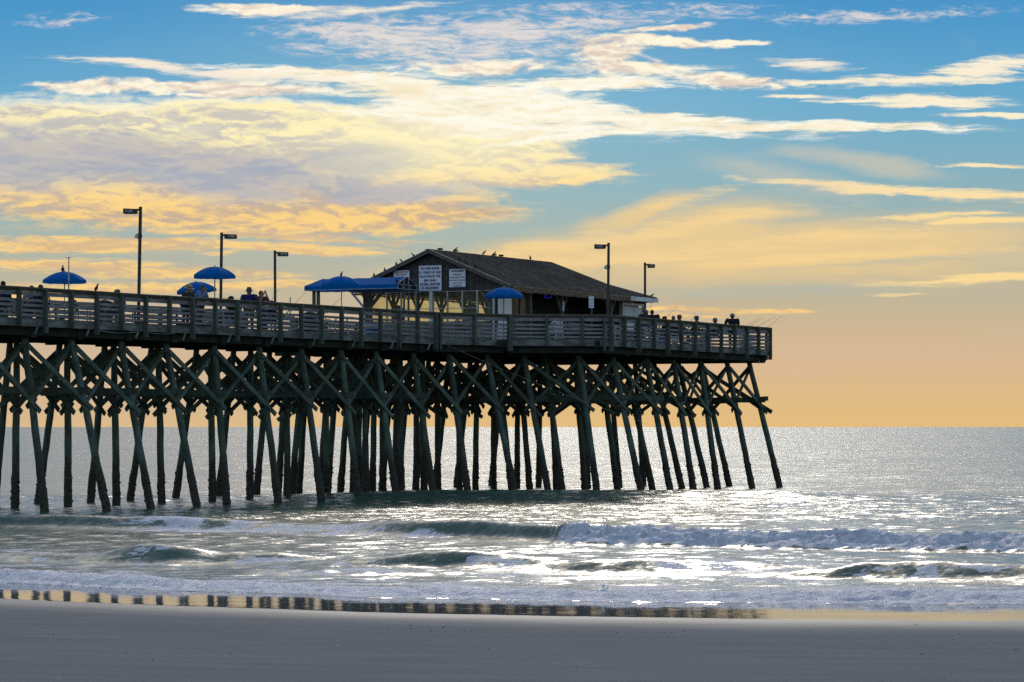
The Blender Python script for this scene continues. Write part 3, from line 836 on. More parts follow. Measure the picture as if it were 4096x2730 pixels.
# hipped seaward-left end
t.add([(-ax + .45, 0, rz_), (-ax, -ay, ez), (-ax, ay, ez), (-ax, -ay, vz), (-ax, ay, vz)], [(0, 1, 2), (1, 3, 4, 2)])
t.build('canvas', M['canvas'], aw)
t = MB(); xe = ax - .0
def fr(a, b, w=.028): t.beam(a, b, w, w)
fr((xe, -ay, ez), (xe - .05, 0, rz_)); fr((xe, ay, ez), (xe - .05, 0, rz_)); fr((xe, -ay, ez - .02), (xe, ay, ez - .02)); fr((xe, -ay, vz), (xe, ay, vz)); fr((xe, -ay, ez), (xe, -ay, vz)); fr((xe, ay, ez), (xe, ay, vz))
for yy in (-.28, .12): fr((xe - .02, yy, vz), (xe - .02, yy, rz_ - abs(yy) * .4))
for yy in (-.42, .3): fr((xe - .02, yy, vz), (xe - .02, yy, ez))
for s in (-1, 1): fr((-ax, s * ay, vz + .02), (ax, s * ay, vz + .02), .025)
fr((-ax + .45, 0, rz_ - .03), (ax - .05, 0, rz_ - .03), .025)
t.build('frame', M['polewhite'], aw)
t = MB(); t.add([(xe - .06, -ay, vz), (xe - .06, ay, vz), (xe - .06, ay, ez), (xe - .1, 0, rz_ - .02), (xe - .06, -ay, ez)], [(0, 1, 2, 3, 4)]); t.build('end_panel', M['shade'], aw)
for yy in (-.28, .12):
    t = MB(); t.box((xe - .02, yy, vz / 2), (.07, .07, vz)); t.build('leg', M['column'], aw)
for u in (1256, 1273):
    xx = ray_on(HB + HY * (AJ0 + .35), HX, u) - (AX0 + AX1) / 2
    t = MB(); t.box((xx, AJ0 + .35 - (AJ0 + AJ1) / 2, vz / 2), (.115, .13, vz)); t.build('leg', M['column'], aw)

# ---------------------------------------------------------------- umbrellas over tables
def umbrella(u, Y, ztop, R, label, tilt=0.0, seed=0, valance=.12):
    p = deck_at(u, Y); H = ztop
    r = empty('patio_umbrella', tuple(p), 0, label, 'umbrella', 'blue umbrellas on the pier')
    rnd = random.Random(seed)
    a0 = rnd.uniform(0, .7); n = 8; sub = 4
    th = []; rise = H * 0 + .43 * R * .92
    t = MB(); vs = []; rings = [0, .22, .45, .68, .86, 1.0]
    hz = lambda q: -rise * (q ** 2.0) * (1 - .0 * q)
    m = n * sub
    for q in rings:
        for k in range(m):
            ang = a0 + 2 * math.pi * k / m
            f = (k % sub) / sub; sag = math.sin(math.pi * f)
            rr = R * q * (1 - .07 * sag * q)
            vs.append((rr * math.cos(ang), rr * math.sin(ang), hz(q) - .028 * sag * q * (1.2 - q)))
    for k in range(m):
        ang = a0 + 2 * math.pi * k / m; f = (k % sub) / sub; sag = math.sin(math.pi * f)
        rr = R * (1 - .07 * sag) * 1.005
        vs.append((rr * math.cos(ang), rr * math.sin(ang), hz(1) - valance + rnd.uniform(-.008, .008)))
    fs = []
    for i in range(len(rings)):
        for k in range(m):
            a, b = i * m + k, i * m + (k + 1) % m
            fs.append((a, b, b + m, a + m))
    rot = Matrix.Rotation(tilt, 3, 'Y')
    vs = [rot @ V3(v) + V3((0, 0, H)) for v in vs]
    t.add(vs, fs, False)
    can = t.build('canopy', M['canvas'], r)
    t = MB()
    for k in range(n):
        ang = a0 + 2 * math.pi * k / n
        e = rot @ V3((R * .98 * math.cos(ang), R * .98 * math.sin(ang), hz(.98) - .025)) + V3((0, 0, H))
        mid = rot @ V3((R * .5 * math.cos(ang), R * .5 * math.sin(ang), hz(.5) - .02)) + V3((0, 0, H))
        t.tube([(0, 0, H - .03), mid, e], .006, 4, False); t.tube([(0, 0, H - .5), mid], .005, 4, False)
    t.build('ribs', M['polewhite'], can)
    t = MB(); t.ball((0, 0, H + .02), .03, 8, 6); t.build('finial', M['polewhite'], can)
    t = MB(); t.tube([(0, 0, .02), (0, 0, H)], .022, 8); t.build('pole', M['polewhite'], r)
    t = MB(); t.lathe([(.01, 0), (.26, 0), (.26, .04), (.06, .08), (.03, .1)], (0, 0, 0), 14); t.build('base', M['dark'], r)
    return r
def table(u, Y, label):
    p = deck_at(u, Y)
    r = empty('patio_table', tuple(p), random.uniform(0, 1), label, 'table', 'tables on the pier')
    t = MB(); t.lathe([(.07, .70), (.5, .70), (.52, .715), (.5, .73), (.07, .73)], (0, 0, 0), 20); t.build('tabletop', M['plastic'], r)
    for k in range(4):
        a = k * math.pi / 2 + .78
        t = MB(); t.tube([(math.cos(a) * .32, math.sin(a) * .32, .7), (math.cos(a) * .38, math.sin(a) * .38, 0)], .022, 6); t.build('leg', M['plastic'], r)
def Yfor(u, inset): return edge_pt(u, inset).y
for (u, Y, py, hw_, lab, tilt, seed) in (
    (258, 113.0, 1087, 86.5, 'leftmost blue umbrella, beside the thin pale pole', 0, 1),
    (859, 114.4, 1067, 88, 'high blue umbrella nearest the railing, overlapping the second lamp post', 0, 5),
    (783, 120.3, 1128, 81, 'low tilted blue umbrella behind the two leaning men', -.10, 9),
    (1366, 122.6, 1105, 81, 'blue umbrella in front of the long awning', 0, 13),
    (2016, 131.6, 1150, 78, 'blue umbrella in front of the white side door of the bar house', 0, 21)):
    umbrella(u, Y, z_of(py, Y) - DZ, hw_ / F * Y, lab, tilt, seed)
    table(u, Y, {258: 'round white table under the leftmost umbrella', 859: 'round white table under the high umbrella near the railing', 783: 'round white table under the low tilted umbrella', 1366: 'round white table under the umbrella by the awning', 2016: 'round white table under the umbrella by the side door'}[u])

# ---------------------------------------------------------------- lamp posts
def lamp(u, ub, Y, py, head, label, side=None, w=.1, hl=.5):
    """u: column of the top, ub: column where it meets the rail, head +1 right, -1 left"""
    p = deck_at(ub, Y); H = z_of(py, Y) - DZ
    dx = (u - ub) / F * Y * 1.15
    r = empty('lamp_post', tuple(p), 0, label, 'lamp post', 'tall lamp posts on the pier')
    t = MB(); t.beam((0, 0, -.3), (dx, 0, H), w * 1.12, w * 1.12, side=(1, 0, 0)); t.build('pole', M['bronze'], r)
    t = MB(); t.box((dx + head * .1, 0, H - .11), (.16, .05, .07)); t.build('arm', M['bronze'], r)
    x0, x1 = dx + head * .12, dx + head * (.12 + hl)
    t = MB(); ca = .95
    a, b = (x0, x1) if head > 0 else (x1, x0)
    t.hexa([(a, -.15, H - .25), (b, -.15, H - .25), (b, .15, H - .25), (a, .15, H - .25), (a, -.17, H - .07), (b, -.17, H - .09), (b, .17, H - .09), (a, .17, H - .07)])
    hd = t.build('lamp_head', M['bronze'], r)
    t = MB(); t.box(((a + b) / 2 + head * .04, -.165, H - .165), (hl * .55, .03, .09)); t.box(((a + b) / 2, 0, H - .255), (hl * .8, .26, .02)); t.build('lens', M['lens'], hd)
    if side:
        z = z_of(side, Y) - DZ
        xx = dx * z / H
        t = MB(); t.hexa([(xx - .2, -.07, z - .06), (xx - .06, -.08, z - .11), (xx - .06, .08, z - .11), (xx - .2, .07, z - .06), (xx - .17, -.06, z + .04), (xx - .06, -.08, z + .1), (xx - .06, .08, z + .1), (xx - .17, .06, z + .04)]); t.build('floodlight', M['alu'], r)
        t = MB(); t.box((xx, 0, z), (w + .05, w + .05, .12)); t.build('collar', M['bronze'], r)
    return r
lamp(561, 553, 109.2, 828, -1, 'tallest lamp post, head pointing left, small floodlight half way up', 945)
lamp(886, 881, 123.0, 931, 1, 'lamp post behind the high umbrella, head pointing right')
lamp(1100, 1101, 135.6, 1003, 1, 'lamp post left of the long blue awning, head pointing right', hl=.48)
lamp(2434, 2431, 129.9, 972, -1, 'lamp post in front of the shingle roof, head pointing left with floodlight below', 1069)
lamp(2580, 2580, 145.6, 1051, 1, 'shorter-looking lamp post behind the end of the roof, head pointing right', hl=.36)
# thin pale pole by the leftmost umbrella and short stump pole by the third lamp
p = deck_at(275, 106.5)
r = empty('flag_pole', tuple(p), 0, 'thin pale bare pole beside the leftmost umbrella', 'pole')
H = z_of(1031, 106.5) - DZ
t = MB(); t.tube([(0, 0, 0), (0, 0, H * .62)], .03, 8); t.build('lower_tube', M['polewhite'], r)
t = MB(); t.tube([(0, 0, H * .6), (0, 0, H)], .022, 8); t.build('upper_tube', M['alu'], r)
t = MB(); t.box((0, 0, H), (.13, .05, .02)); t.ball((0, 0, H * .62), .035, 8, 6); t.build('cap', M['bronze'], r)
p = deck_at(1161, 117.5); r = empty('short_pole', tuple(p), 0, 'short grey stub pole standing just behind the railing right of the third lamp', 'pole')
H = z_of(1190, 117.5) - DZ
t = MB(); t.tube([(0, 0, 0), (0, 0, H)], .025, 8); t.build('tube', M['alu'], r); t = MB(); t.box((0, 0, .02), (.16, .16, .04)); t.build('base_plate', M['alu'], r)
# hanging work light at the outer corner of the deck
q = E_ - A3 * .9 + N3 * .1
ql = empty('corner_lamp', (deck_at(3034, 145.2).x, 145.2, z_of(1455, 145.2)), 0, 'small jar lamp hanging under the seaward corner of the deck', 'lamp')
t = MB(); t.lathe([(.01, 0), (.05, .02), (.05, .1), (.03, .12)], (0, 0, 0), 8); t.build('globe', M['lens'], ql)
t = MB(); t.lathe([(.06, .11), (.07, .13), (.05, .22), (.01, .24)], (0, 0, 0), 8); t.build('cap', M['bronze'], ql)
# ---------------------------------------------------------------- people
def skin_mesh(name, joints, bones, mat, parent, root=0, lev=1):
    me = bpy.data.meshes.new(name)
    me.from_pydata([j[0] for j in joints], bones, [])
    me.materials.append(mat)
    o = bpy.data.objects.new(name, me); COL.objects.link(o); o.parent = parent
    md = o.modifiers.new('Skin', 'SKIN'); md.use_smooth_shade = True; md.branch_smoothing = .4
    sv = me.skin_vertices[0].data
    for i, j in enumerate(joints):
        r = j[1]; r = r if isinstance(r, tuple) else (r, r)
        sv[i].radius = r; sv[i].use_root = (i == root)
    ss = o.modifiers.new('Sub', 'SUBSURF'); ss.levels = lev; ss.render_levels = lev
    return o
HAT = {}
def person(u, Y, top, face, label, shirt, trouser, pose='stand', hat=None, hair='hair', arms='down', lean=0.0, bend=0.0, fingers=False, H=None, build=1.0, seat=True, deckz=DZ):
    """face: heading in degrees in the ground plane (0 = +x, 90 = away from the shore)"""
    p = deck_at(u, Y); p.z = deckz
    Ht = z_of(top, Y) - deckz
    hat_h = {'brim': .09, 'bucket': .05, 'cap': .02, 'straw': .11}.get(hat, .0)
    rz = math.radians(face - 90)
    r = empty('person', tuple(p), rz, label, 'person', 'people on the pier')
    if pose == 'sit': body = (Ht - hat_h) - 0.0; hip = body - .76 ; k = 1.0
    else: k = (Ht - hat_h) / 1.675 / max(.8, math.cos(bend)); hip = .93 * k; k = min(k, 1.12)
    hip = max(.3, hip)
    B = build * 1.12
    # torso frame: leans about the hips
    ang = lean + bend * .8
    def T(x, y, z):   # torso coordinates measured from the hip joint
        yy = y * math.cos(-ang) + z * math.sin(ang); zz = -y * math.sin(ang) + z * math.cos(ang)
        return (x * k, yy * k, hip + zz * k)
    hb = bend
    def Hd(x, y, z):  # head coordinates from the neck joint
        b = T(0, .01, .46); a2 = ang + hb
        yy = y * math.cos(a2) + z * math.sin(a2); zz = -y * math.sin(a2) + z * math.cos(a2)
        return (b[0] + x * k, b[1] + yy * k, b[2] + zz * k)
    J = [(T(0, 0, .02), .125 * k * B), (T(0, 0, .2), .125 * k * B), (T(0, .0, .37), .15 * k * B), (T(0, 0, .455), .12 * k), (Hd(0, .0, .05), .07 * k),
         (Hd(0, .035, .11), (.062 * k, .066 * k)), (Hd(0, .03, .185), (.076 * k, .092 * k)), (Hd(0, .015, .255), (.062 * k, .078 * k))]
    bones = [(0, 1), (1, 2), (2, 3), (3, 4), (4, 5), (5, 6), (6, 7)]
    def add(par, pos, rad): J.append((pos, rad)); bones.append((par, len(J) - 1)); return len(J) - 1
    add(5, Hd(0, .135, .135), .013 * k)                       # nose
    SH = []
    arm_j = {}
    def limb(s, mode):
        sx = .2 * B
        sh = T(s * sx, 0, .45)
        if mode == 'down': el, wr = T(s * (sx + .05), -.02, .17), T(s * (sx + .04), .09, -.07)
        elif mode == 'rail': el, wr = T(s * (sx + .07), .16, .2), T(s * (sx - .02), .42, .14)
        elif mode == 'face': el, wr = T(s * (sx + .08), .2, .2), T(s * .05, .2, .5)
        elif mode == 'photo': el, wr = T(s * (sx + .02), .26, .26), T(s * .07, .3, .57)
        elif mode == 'lap': el, wr = T(s * (sx + .05), .08, .17), T(s * .1, .3, .1)
        elif mode == 'reach': el, wr = T(s * (sx + .1), .2, .3), T(s * (sx + .12), .42, .34)
        return sh, el, wr
    modes = arms if isinstance(arms, tuple) else (arms, arms)
    for s, mode in ((-1, modes[0]), (1, modes[1])):
        sh, el, wr = limb(s, mode)
        i = add(2, sh, .062 * k * B); e = add(i, el, .045 * k); w = add(e, wr, .03 * k)
        d = (V3(wr) - V3(el)).normalized()
        palm = tuple(V3(wr) + d * .07 * k); pi = add(w, palm, (.036 * k, .02 * k))
        arm_j[s] = (sh, el, wr)
        side = V3((1, 0, 0)) if abs(d.x) < .7 else V3((0, 1, 0))
        side = (side - d * side.dot(d)).normalized(); cur = d.cross(side) * (1 if d.z < 0 else -1)
        if fingers:
            spread = .5 if mode == 'photo' else .15
            for q, ln in ((-1.5, .065), (-.5, .08), (.5, .085), (1.5, .07)):
                d2 = (d + side * q * spread * .5).normalized()
                b0 = V3(palm) + side * q * .02 * k + d * .035 * k; b1 = b0 + d2 * ln * .5 * k; b2 = b1 + (d2 + cur * .35).normalized() * ln * .5 * k
                f0 = add(pi, tuple(b0), .0095 * k); f1 = add(f0, tuple(b1), .0088 * k); add(f1, tuple(b2), .007 * k)
            tb = V3(wr) + d * .035 * k + side * .034 * k; f0 = add(w, tuple(tb), .012 * k); add(f0, tuple(tb + (d * .6 + side * .8).normalized() * .055 * k), .009 * k)
        else:
            add(pi, tuple(V3(palm) + d * .08 * k + cur * .02 * k), (.03 * k, .012 * k))
    legs = {}
    for s in (-1, 1):
        hp = (s * .095 * k * B, 0, hip - .03)
        if pose == 'sit': kn, an, to = (s * .11 * k, .43, hip - .0), (s * .11 * k, .45, max(.08, hip - .43)), (s * .12 * k, .58, max(.05, hip - .47))
        else: kn, an, to = (s * .11 * k, .03, hip * .53), (s * .12 * k, -.02, .09), (s * .14 * k, .13, .045)
        a = add(0, hp, .088 * k * B); b = add(a, kn, .06 * k); c = add(b, an, .042 * k); add(c, to, (.04 * k, .035))
        legs[s] = (hp, kn, an, to)
    skin_mesh('body', J, bones, M['skin'], r)
    # shirt
    g = .016
    S = [(T(0, 0, .0), .14 * k * B + g), (T(0, 0, .2), .135 * k * B + g), (T(0, 0, .37), .16 * k * B + g), (T(0, 0, .455), .125 * k + g)]
    sb = [(0, 1), (1, 2), (2, 3)]
    for s in (-1, 1):
        sh, el, wr = arm_j[s]
        n0 = len(S); S.append((sh, .08 * k * B + g)); S.append((el, .052 * k + g)); sb += [(2, n0), (n0, n0 + 1)]
        if shirt not in ('cl_lightblue', 'cl_maroon'):
            S.append((tuple(lerp(V3(el), V3(wr), .93)), .036 * k + g)); sb.append((n0 + 1, n0 + 2))
    skin_mesh('shirt', S, sb, M[shirt], r)
    P = [((0, 0, hip + .03), .135 * k * B + g)]; pb = []
    for s in (-1, 1):
        hp, kn, an, to = legs[s]; n0 = len(P)
        P += [(hp, .092 * k * B + g), (kn, .066 * k + g), (an, .05 * k + g)]; pb += [(0, n0), (n0, n0 + 1), (n0 + 1, n0 + 2)]
    skin_mesh('trousers', P, pb, M[trouser], r)
    t = MB()
    for s in (-1, 1):
        an, to = legs[s][2], legs[s][3]
        t.beam(V3(an) + V3((0, -.05, -.05)), V3(to) + V3((0, .05, -.015)), .09, .075)
    t.build('shoes', M['dark'], r)
    # eyes, ears
    t = MB()
    for s in (-1, 1): t.ball(Hd(s * .032, .112, .175), .009, 6, 4)
    t.build('eyes', M['dark'], r)
    t = MB()
    for s in (-1, 1): t.ball(Hd(s * .088, .01, .16), .022, 6, 5, (.45, 1, 1.3))
    t.build('ears', M['skin'], r)
    a2 = ang + hb
    def place(o):
        b = Hd(0, 0, 0); o.location = b; o.rotation_euler = (-a2, 0, 0); o.scale = (k, k, k)
    if hair:
        t = MB(); prof = [(.001, .285), (.05, .275), (.083, .24), (.096, .2), (.098, .17), (.094, .13), (.08, .1)]
        vs = []; fs = []; n = 14
        for rr, z in prof:
            for q in range(n):
                a = 2 * math.pi * q / n; rr2 = rr * .93; y = math.sin(a) * rr2 * 1.15 + .005
                zz = z
                if y > .045 and z < .22: y = .045 + (y - .045) * .2; zz = z + .03
                vs.append((math.cos(a) * rr2, y, zz - .012))
        for i in range(len(prof) - 1):
            for q in range(n): fs.append((i * n + q, i * n + (q + 1) % n, (i + 1) * n + (q + 1) % n, (i + 1) * n + q))
        t.add(vs, fs, True); place(t.build('hair', M[hair], r))
    if hat in ('brim', 'straw'):
        t = MB(); R = .185 if hat == 'brim' else .2
        t.lathe([(.1, .19), (R * .75, .195), (R, .185), (R, .192), (R * .7, .21), (.108, .215), (.1, .27), (.088, .33), (.05, .345), (.001, .33)], (0, .01, 0), 18, 1, 1.12)
        ho = t.build('hat', M['straw' if hat == 'straw' else 'cl_khaki'], r); place(ho)
        t = MB(); t.lathe([(.111, .213), (.112, .245), (.104, .25)], (0, .01, 0), 18, 1, 1.12); t.build('hat_band', M['strawband'], ho)
    elif hat == 'bucket':
        t = MB(); t.lathe([(.15, .165), (.155, .16), (.11, .22), (.1, .285), (.06, .305), (.001, .31)], (0, .01, 0), 16, 1, 1.12); place(t.build('hat', M['cl_greyblue'], r))
    elif hat and hat.startswith('cap'):
        t = MB(); t.lathe([(.101, .18), (.102, .215), (.09, .26), (.05, .288), (.001, .295)], (0, .008, 0), 16, 1, 1.14)
        t.add([(-.075, .085, .2), (.075, .085, .2), (.06, .175, .188), (0, .2, .184), (-.06, .175, .188), (-.075, .085, .19), (.075, .085, .19), (.06, .175, .18), (0, .2, .176), (-.06, .175, .18)], [(0, 1, 2, 3, 4), (9, 8, 7, 6, 5), (0, 5, 6, 1), (1, 6, 7, 2), (2, 7, 8, 3), (3, 8, 9, 4), (4, 9, 5, 0)])
        place(t.build('cap', M[{'cap': 'cl_khaki', 'capblack': 'cl_black', 'capblue': 'cl_blue', 'capgrey': 'cl_greyblue'}[hat]], r))
    return r, hip
def chair(p, face, label, mat='plastic', z0=DZ, seat_h=.44):
    r = empty('chair', (p.x, p.y, z0), math.radians(face - 90), label, 'chair', 'chairs on the pier')
    t = MB(); t.box((0, .02, seat_h - .02), (.46, .46, .035)); t.build('seat', M[mat], r)
    t = MB(); n = 9
    arc = [(.23 * math.cos(math.pi * k / n), -.22 - .05 * math.sin(math.pi * k / n), seat_h + .16 + .28 * math.sin(math.pi * k / n)) for k in range(n + 1)]
    t.tube([(.23, -.2, seat_h - .02)] + arc + [(-.23, -.2, seat_h - .02)], .02, 6)
    for x in (-.15, -.075, 0, .075, .15): t.beam((x, -.21, seat_h), (x, -.25, seat_h + .16 + .27 * math.sqrt(max(0, 1 - (x / .23) ** 2))), .03, .012, side=(1, 0, 0))
    t.build('backrest', M[mat], r)
    for s in (-1, 1):
        t = MB(); t.tube([(s * .23, -.2, seat_h + .2), (s * .25, .2, seat_h + .2), (s * .24, .23, seat_h)], .018, 6); t.build('armrest', M[mat], r)
        for y in (-.2, .22):
            t = MB(); t.tube([(s * .22, y, seat_h - .02), (s * .25, y * 1.15, 0)], .02, 6); t.build('leg', M[mat], r)
    return r
def P_(u, inset): return edge_pt(u, inset)
def who(u, inset, top, face, label, *a, **k): return person(u, P_(u, inset).y, top, face, label, *a, **k)
G = 'seat'
NEARF = -59.0     # facing out over the near rail
who(742, .42, 1129, NEARF + 18, 'person in straw hat and charcoal jacket leaning on the rail with a fishing rod', 'cl_charcoal', 'cl_denim', hat='straw', arms='rail', lean=.34, fingers=True, build=1.1)
who(797, .55, 1139, NEARF + 30, 'person in light blue shirt leaning on the rail with a hand to the face', 'cl_lightblue', 'cl_khaki', arms=('rail', 'face'), lean=.24, fingers=True, build=1.08)
who(997, 2.6, 1146, 112, 'person in navy shirt and brimmed hat seen from behind', 'cl_navy', 'cl_khaki', hat='brim', hair='greyhair', arms=('down', 'reach'), fingers=True, build=1.2)
who(1043, 2.2, 1162, -50, 'person with raised hands beside the person in the navy shirt', 'cl_maroon', 'cl_denim', arms='photo', fingers=True)
seated = []
def sit(u, inset, top, face, label, *a, **k):
    r, hip = who(u, inset, top, face, label, *a, pose='sit', **k)
    seated.append((P_(u, inset), face, hip, label)); return r
sit(13, 1.2, 1121, 120, 'seated bare-headed person whose head shows at the left end of the rail', 'cl_navy', 'cl_denim', hair='hair', arms='lap')
sit(127, 1.5, 1139, 115, 'seated person with only the crown of the head above the rail, left of another', 'cl_greyblue', 'cl_khaki', arms='lap')
sit(164, 1.3, 1136, 160, 'seated person with dark hair just above the rail left of the first umbrella', 'cl_black', 'cl_denim', arms='lap')
sit(471, 1.3, 1155, 178, 'seated person in a tan cap facing left, just left of the tallest lamp post', 'cl_tan', 'cl_khaki', hat='cap', arms='lap')
sit(926, 1.2, 1184, 160, 'seated person in a dark cap left of the person in the navy shirt', 'cl_black', 'cl_denim', hat='capblack', arms='lap')
sit(1087, 1.3, 1202, 140, 'seated person with only a dark cap above the rail beside the third lamp post', 'cl_black', 'cl_denim', hat='capblack', arms='lap')
who(2560, 1.0, 1241, 20, 'person in a grey bucket hat bending forward before the roller shutter', 'cl_charcoal', 'cl_denim', hat='bucket', arms='rail', bend=.42, build=1.1)
who(2608, 2.0, 1239, 75, 'broad-shouldered bare-headed person in black seen from behind', 'cl_black', 'cl_denim', hair='hair', arms='down', build=1.3)
sit(2660, 1.3, 1265, 170, 'seated person in a dark cap facing left with a rod in front', 'cl_black', 'cl_denim', hat='capblack', arms='lap')
sit(2694, 1.8, 1261, 100, 'seated bare-headed grey-haired person beside a person in a cap', 'cl_charcoal', 'cl_denim', hair='greyhair', arms='lap')
sit(2716, 1.4, 1257, 10, 'seated person in a khaki cap facing right', 'cl_black', 'cl_khaki', hat='cap', arms='lap')
sit(2788, 1.2, 1263, 172, 'seated person in a blue cap facing left', 'cl_charcoal', 'cl_denim', hat='capblue', arms='lap')
sit(2862, 1.2, 1271, 176, 'seated person in a pale grey cap facing left, second from the right end', 'cl_charcoal', 'cl_denim', hat='capgrey', arms='lap')
who(2930, .7, 1252, 100, 'person in a khaki hat and black jacket standing nearest the seaward corner, seen from behind', 'cl_black', 'cl_denim', hat='bucket', arms='rail', build=1.2)
chl = ['dark chair under the person at the left end of the rail', 'dark chair under the left one of two heads by the first umbrella', 'dark chair under the right one of two heads by the first umbrella', 'dark chair under the person in the tan cap', 'dark chair under the dark-capped person left of the navy shirt',
       'dark chair under the person beside the third lamp post', 'dark chair under the dark-capped angler near the roller shutter', 'dark chair under the grey-haired person', 'dark chair under the person in the khaki cap', 'dark chair under the person in the blue cap', 'dark chair under the person in the pale grey cap']
for (p, face, hip, lab), cl in zip(seated, chl): chair(p, face, cl, 'dark', DZ, max(.3, hip - .13))
# loose chairs
for u, inset, face, lab, mat in ((2215, 3.4, 100, 'white plastic chair with rounded back left of the braced porch column', 'plastic'), (2223, 3.0, 140, 'white plastic chair pulled close beside the rounded-back one', 'plastic'), (2452, 1.2, 60, 'white plastic chair behind the slats at the corner lamp post', 'plastic'), (2590, .8, 200, 'white plastic chair behind the slats under the person in black', 'plastic'),
    (1850, 1.6, 30, 'dark chair behind the slats below the fishermen notice', 'dark'), (2090, 1.8, 150, 'dark chair behind the slats right of the umbrella by the side door', 'dark'), (1290, 2.3, 70, 'dark chair behind the slats under the awning posts', 'dark'), (560, 2.0, 200, 'dark chair behind the slats below the tallest lamp post', 'dark'), (330, 2.4, 20, 'dark chair behind the slats left of the railing bird', 'dark')):
    chair(P_(u, inset), face, lab, mat)
# benches along the far rail and near rail
def bench(p, d, L, label):
    r = empty('bench', (p.x, p.y, DZ), math.atan2(d.y, d.x), label, 'bench', 'timber benches on the pier')
    t = MB()
    for y in (-.14, 0, .14): t.box((0, y, .44), (L, .12, .04))
    t.build('seat', M['ledge'], r)
    t = MB()
    for z in (.62, .8): t.box((0, .22, z), (L, .035, .13))
    t.build('backrest', M['ledge'], r)
    for s in (-1, 1):
        t = MB(); t.box((s * (L / 2 - .15), 0, .21), (.09, .36, .42)); t.box((s * (L / 2 - .15), .195, .45), (.09, .04, .86)); t.build('leg', M['joist'], r)
for u, inset, L, lab in ((90, 4.6, 2.4, 'timber bench mid-deck behind the slats at the left edge'), (330, 5.4, 3.0, 'timber bench along the far rail behind the railing bird'), (640, 5.5, 3.0, 'timber bench along the far rail left of the two leaning men'), (905, 4.9, 2.6, 'timber bench behind the second lamp post'), (1130, 5.5, 3.0, 'timber bench along the far rail by the third lamp post'), (1560, 5.0, 2.6, 'timber bench before the front windows'), (2700, 5.2, 3.2, 'timber bench behind the seated anglers'), (2330, 4.4, 2.6, 'timber bench against the dark porch')):
    bench(P_(u, inset), A_DIR if u < 1745 else A3, L, lab)
# coolers, bins and buckets seen through the slats
def cooler(p, label, mat, rz=.4, s=1.0):
    r = empty('cooler', (p.x, p.y, DZ), rz, label, 'cooler')
    t = MB(); t.hexa([(-.26 * s, -.16 * s, 0), (.26 * s, -.16 * s, 0), (.26 * s, .16 * s, 0), (-.26 * s, .16 * s, 0), (-.29 * s, -.18 * s, .3 * s), (.29 * s, -.18 * s, .3 * s), (.29 * s, .18 * s, .3 * s), (-.29 * s, .18 * s, .3 * s)]); t.build('tub', M[mat], r)
    t = MB(); t.box((0, 0, .33 * s), (.6 * s, .38 * s, .06 * s)); t.build('lid', M['plastic'], r)
    t = MB(); t.tube([(-.3 * s, 0, .24 * s), (-.3 * s, 0, .42 * s), (.3 * s, 0, .42 * s), (.3 * s, 0, .24 * s)], .012, 5); t.build('handle', M['dark'], r)
def bucket(p, label, mat):
    r = empty('bucket', (p.x, p.y, DZ), 0, label, 'bucket')
    t = MB(); t.lathe([(.01, .01), (.13, .01), (.165, .38), (.15, .38), (.12, .04), (.01, .03)], (0, 0, 0), 14); t.build('tub', M[mat], r)
    t = MB(); t.tube([(.16, 0, .36), (.12, .1, .46), (0, .14, .5), (-.12, .1, .46), (-.16, 0, .36)], .008, 5); t.build('handle', M['alu'], r)
cooler(P_(1496, .9), 'blue cooler behind the slats under the open gable of the awning', 'cooler', .3, 1.25)
cooler(P_(2640, .8), 'small blue-lidded cooler behind the slats below the seated angler', 'cooler', .9)
cooler(P_(2300, 1.8), 'dark cooler behind the slats in front of the porch', 'dark', .2)
bucket(P_(2622, .6), 'white bait bucket behind the slats beside the small cooler', 'plastic')
bucket(P_(2700, .7), 'white bait bucket behind the slats under the grey-haired person', 'plastic')
bucket(P_(1905, .7), 'yellow bucket behind the slats below the fishermen notice', 'yellow')
bucket(P_(905, .8), 'pale bucket behind the slats below the low umbrella', 'polewhite')
def bin_(p, label):
    r = empty('trash_barrel', (p.x, p.y, DZ), 0, label, 'trash bin')
    t = MB(); t.lathe([(.01, 0), (.27, 0), (.28, .3), (.29, .32), (.28, .34), (.28, .6), (.29, .62), (.28, .64), (.28, .88), (.01, .88)], (0, 0, 0), 16); t.build('drum', M['dark'], r)
    t = MB(); t.lathe([(.3, .88), (.31, .92), (.2, 1.0), (.01, 1.03)], (0, 0, 0), 16); t.build('lid', M['dark'], r)
bin_(P_(1240, 3.6), 'dark trash barrel behind the awning posts'); bin_(P_(420, 3.6), 'dark trash barrel behind the rail right of the railing bird'); bin_(P_(2560, 2.8), 'dark trash barrel below the roller shutter')

# ---------------------------------------------------------------- fishing rods
def rod(a, b, label, r0=.012):
    a, b = V3(a), V3(b); d = (b - a).normalized(); L = (b - a).length
    g = empty('fishing_rod', tuple(a), 0, label, 'fishing rod', 'fishing rods leaning on the rail')
    t = MB(); sagv = V3((0, 0, -.03 * L))
    pts = [d * L * q + sagv * q * q for q in (0, .25, .5, .75, 1)]
    t.tube(pts, [r0, r0 * .85, r0 * .65, r0 * .48, r0 * .32], 6); t.build('blank', M['dark'], g)
    t = MB(); t.tube([d * 0, d * .38], r0 * 1.7, 7); t.build('grip', M['hair'], g)
    t = MB(); up = (V3((0, 0, 1)) - d * d.z).normalized(); t.ball(tuple(d * .48 + up * -.06), .045, 8, 6, (1, .7, 1)); t.beam(d * .48, d * .48 + up * -.06, .015, .015); t.build('reel', M['alu'], g)
    t = MB()
    for q in (.45, .65, .82, .95): t.beam(d * L * q + sagv * q * q, d * L * q + sagv * q * q - up * .03, .008, .008)
    t.build('guides', M['alu'], g)
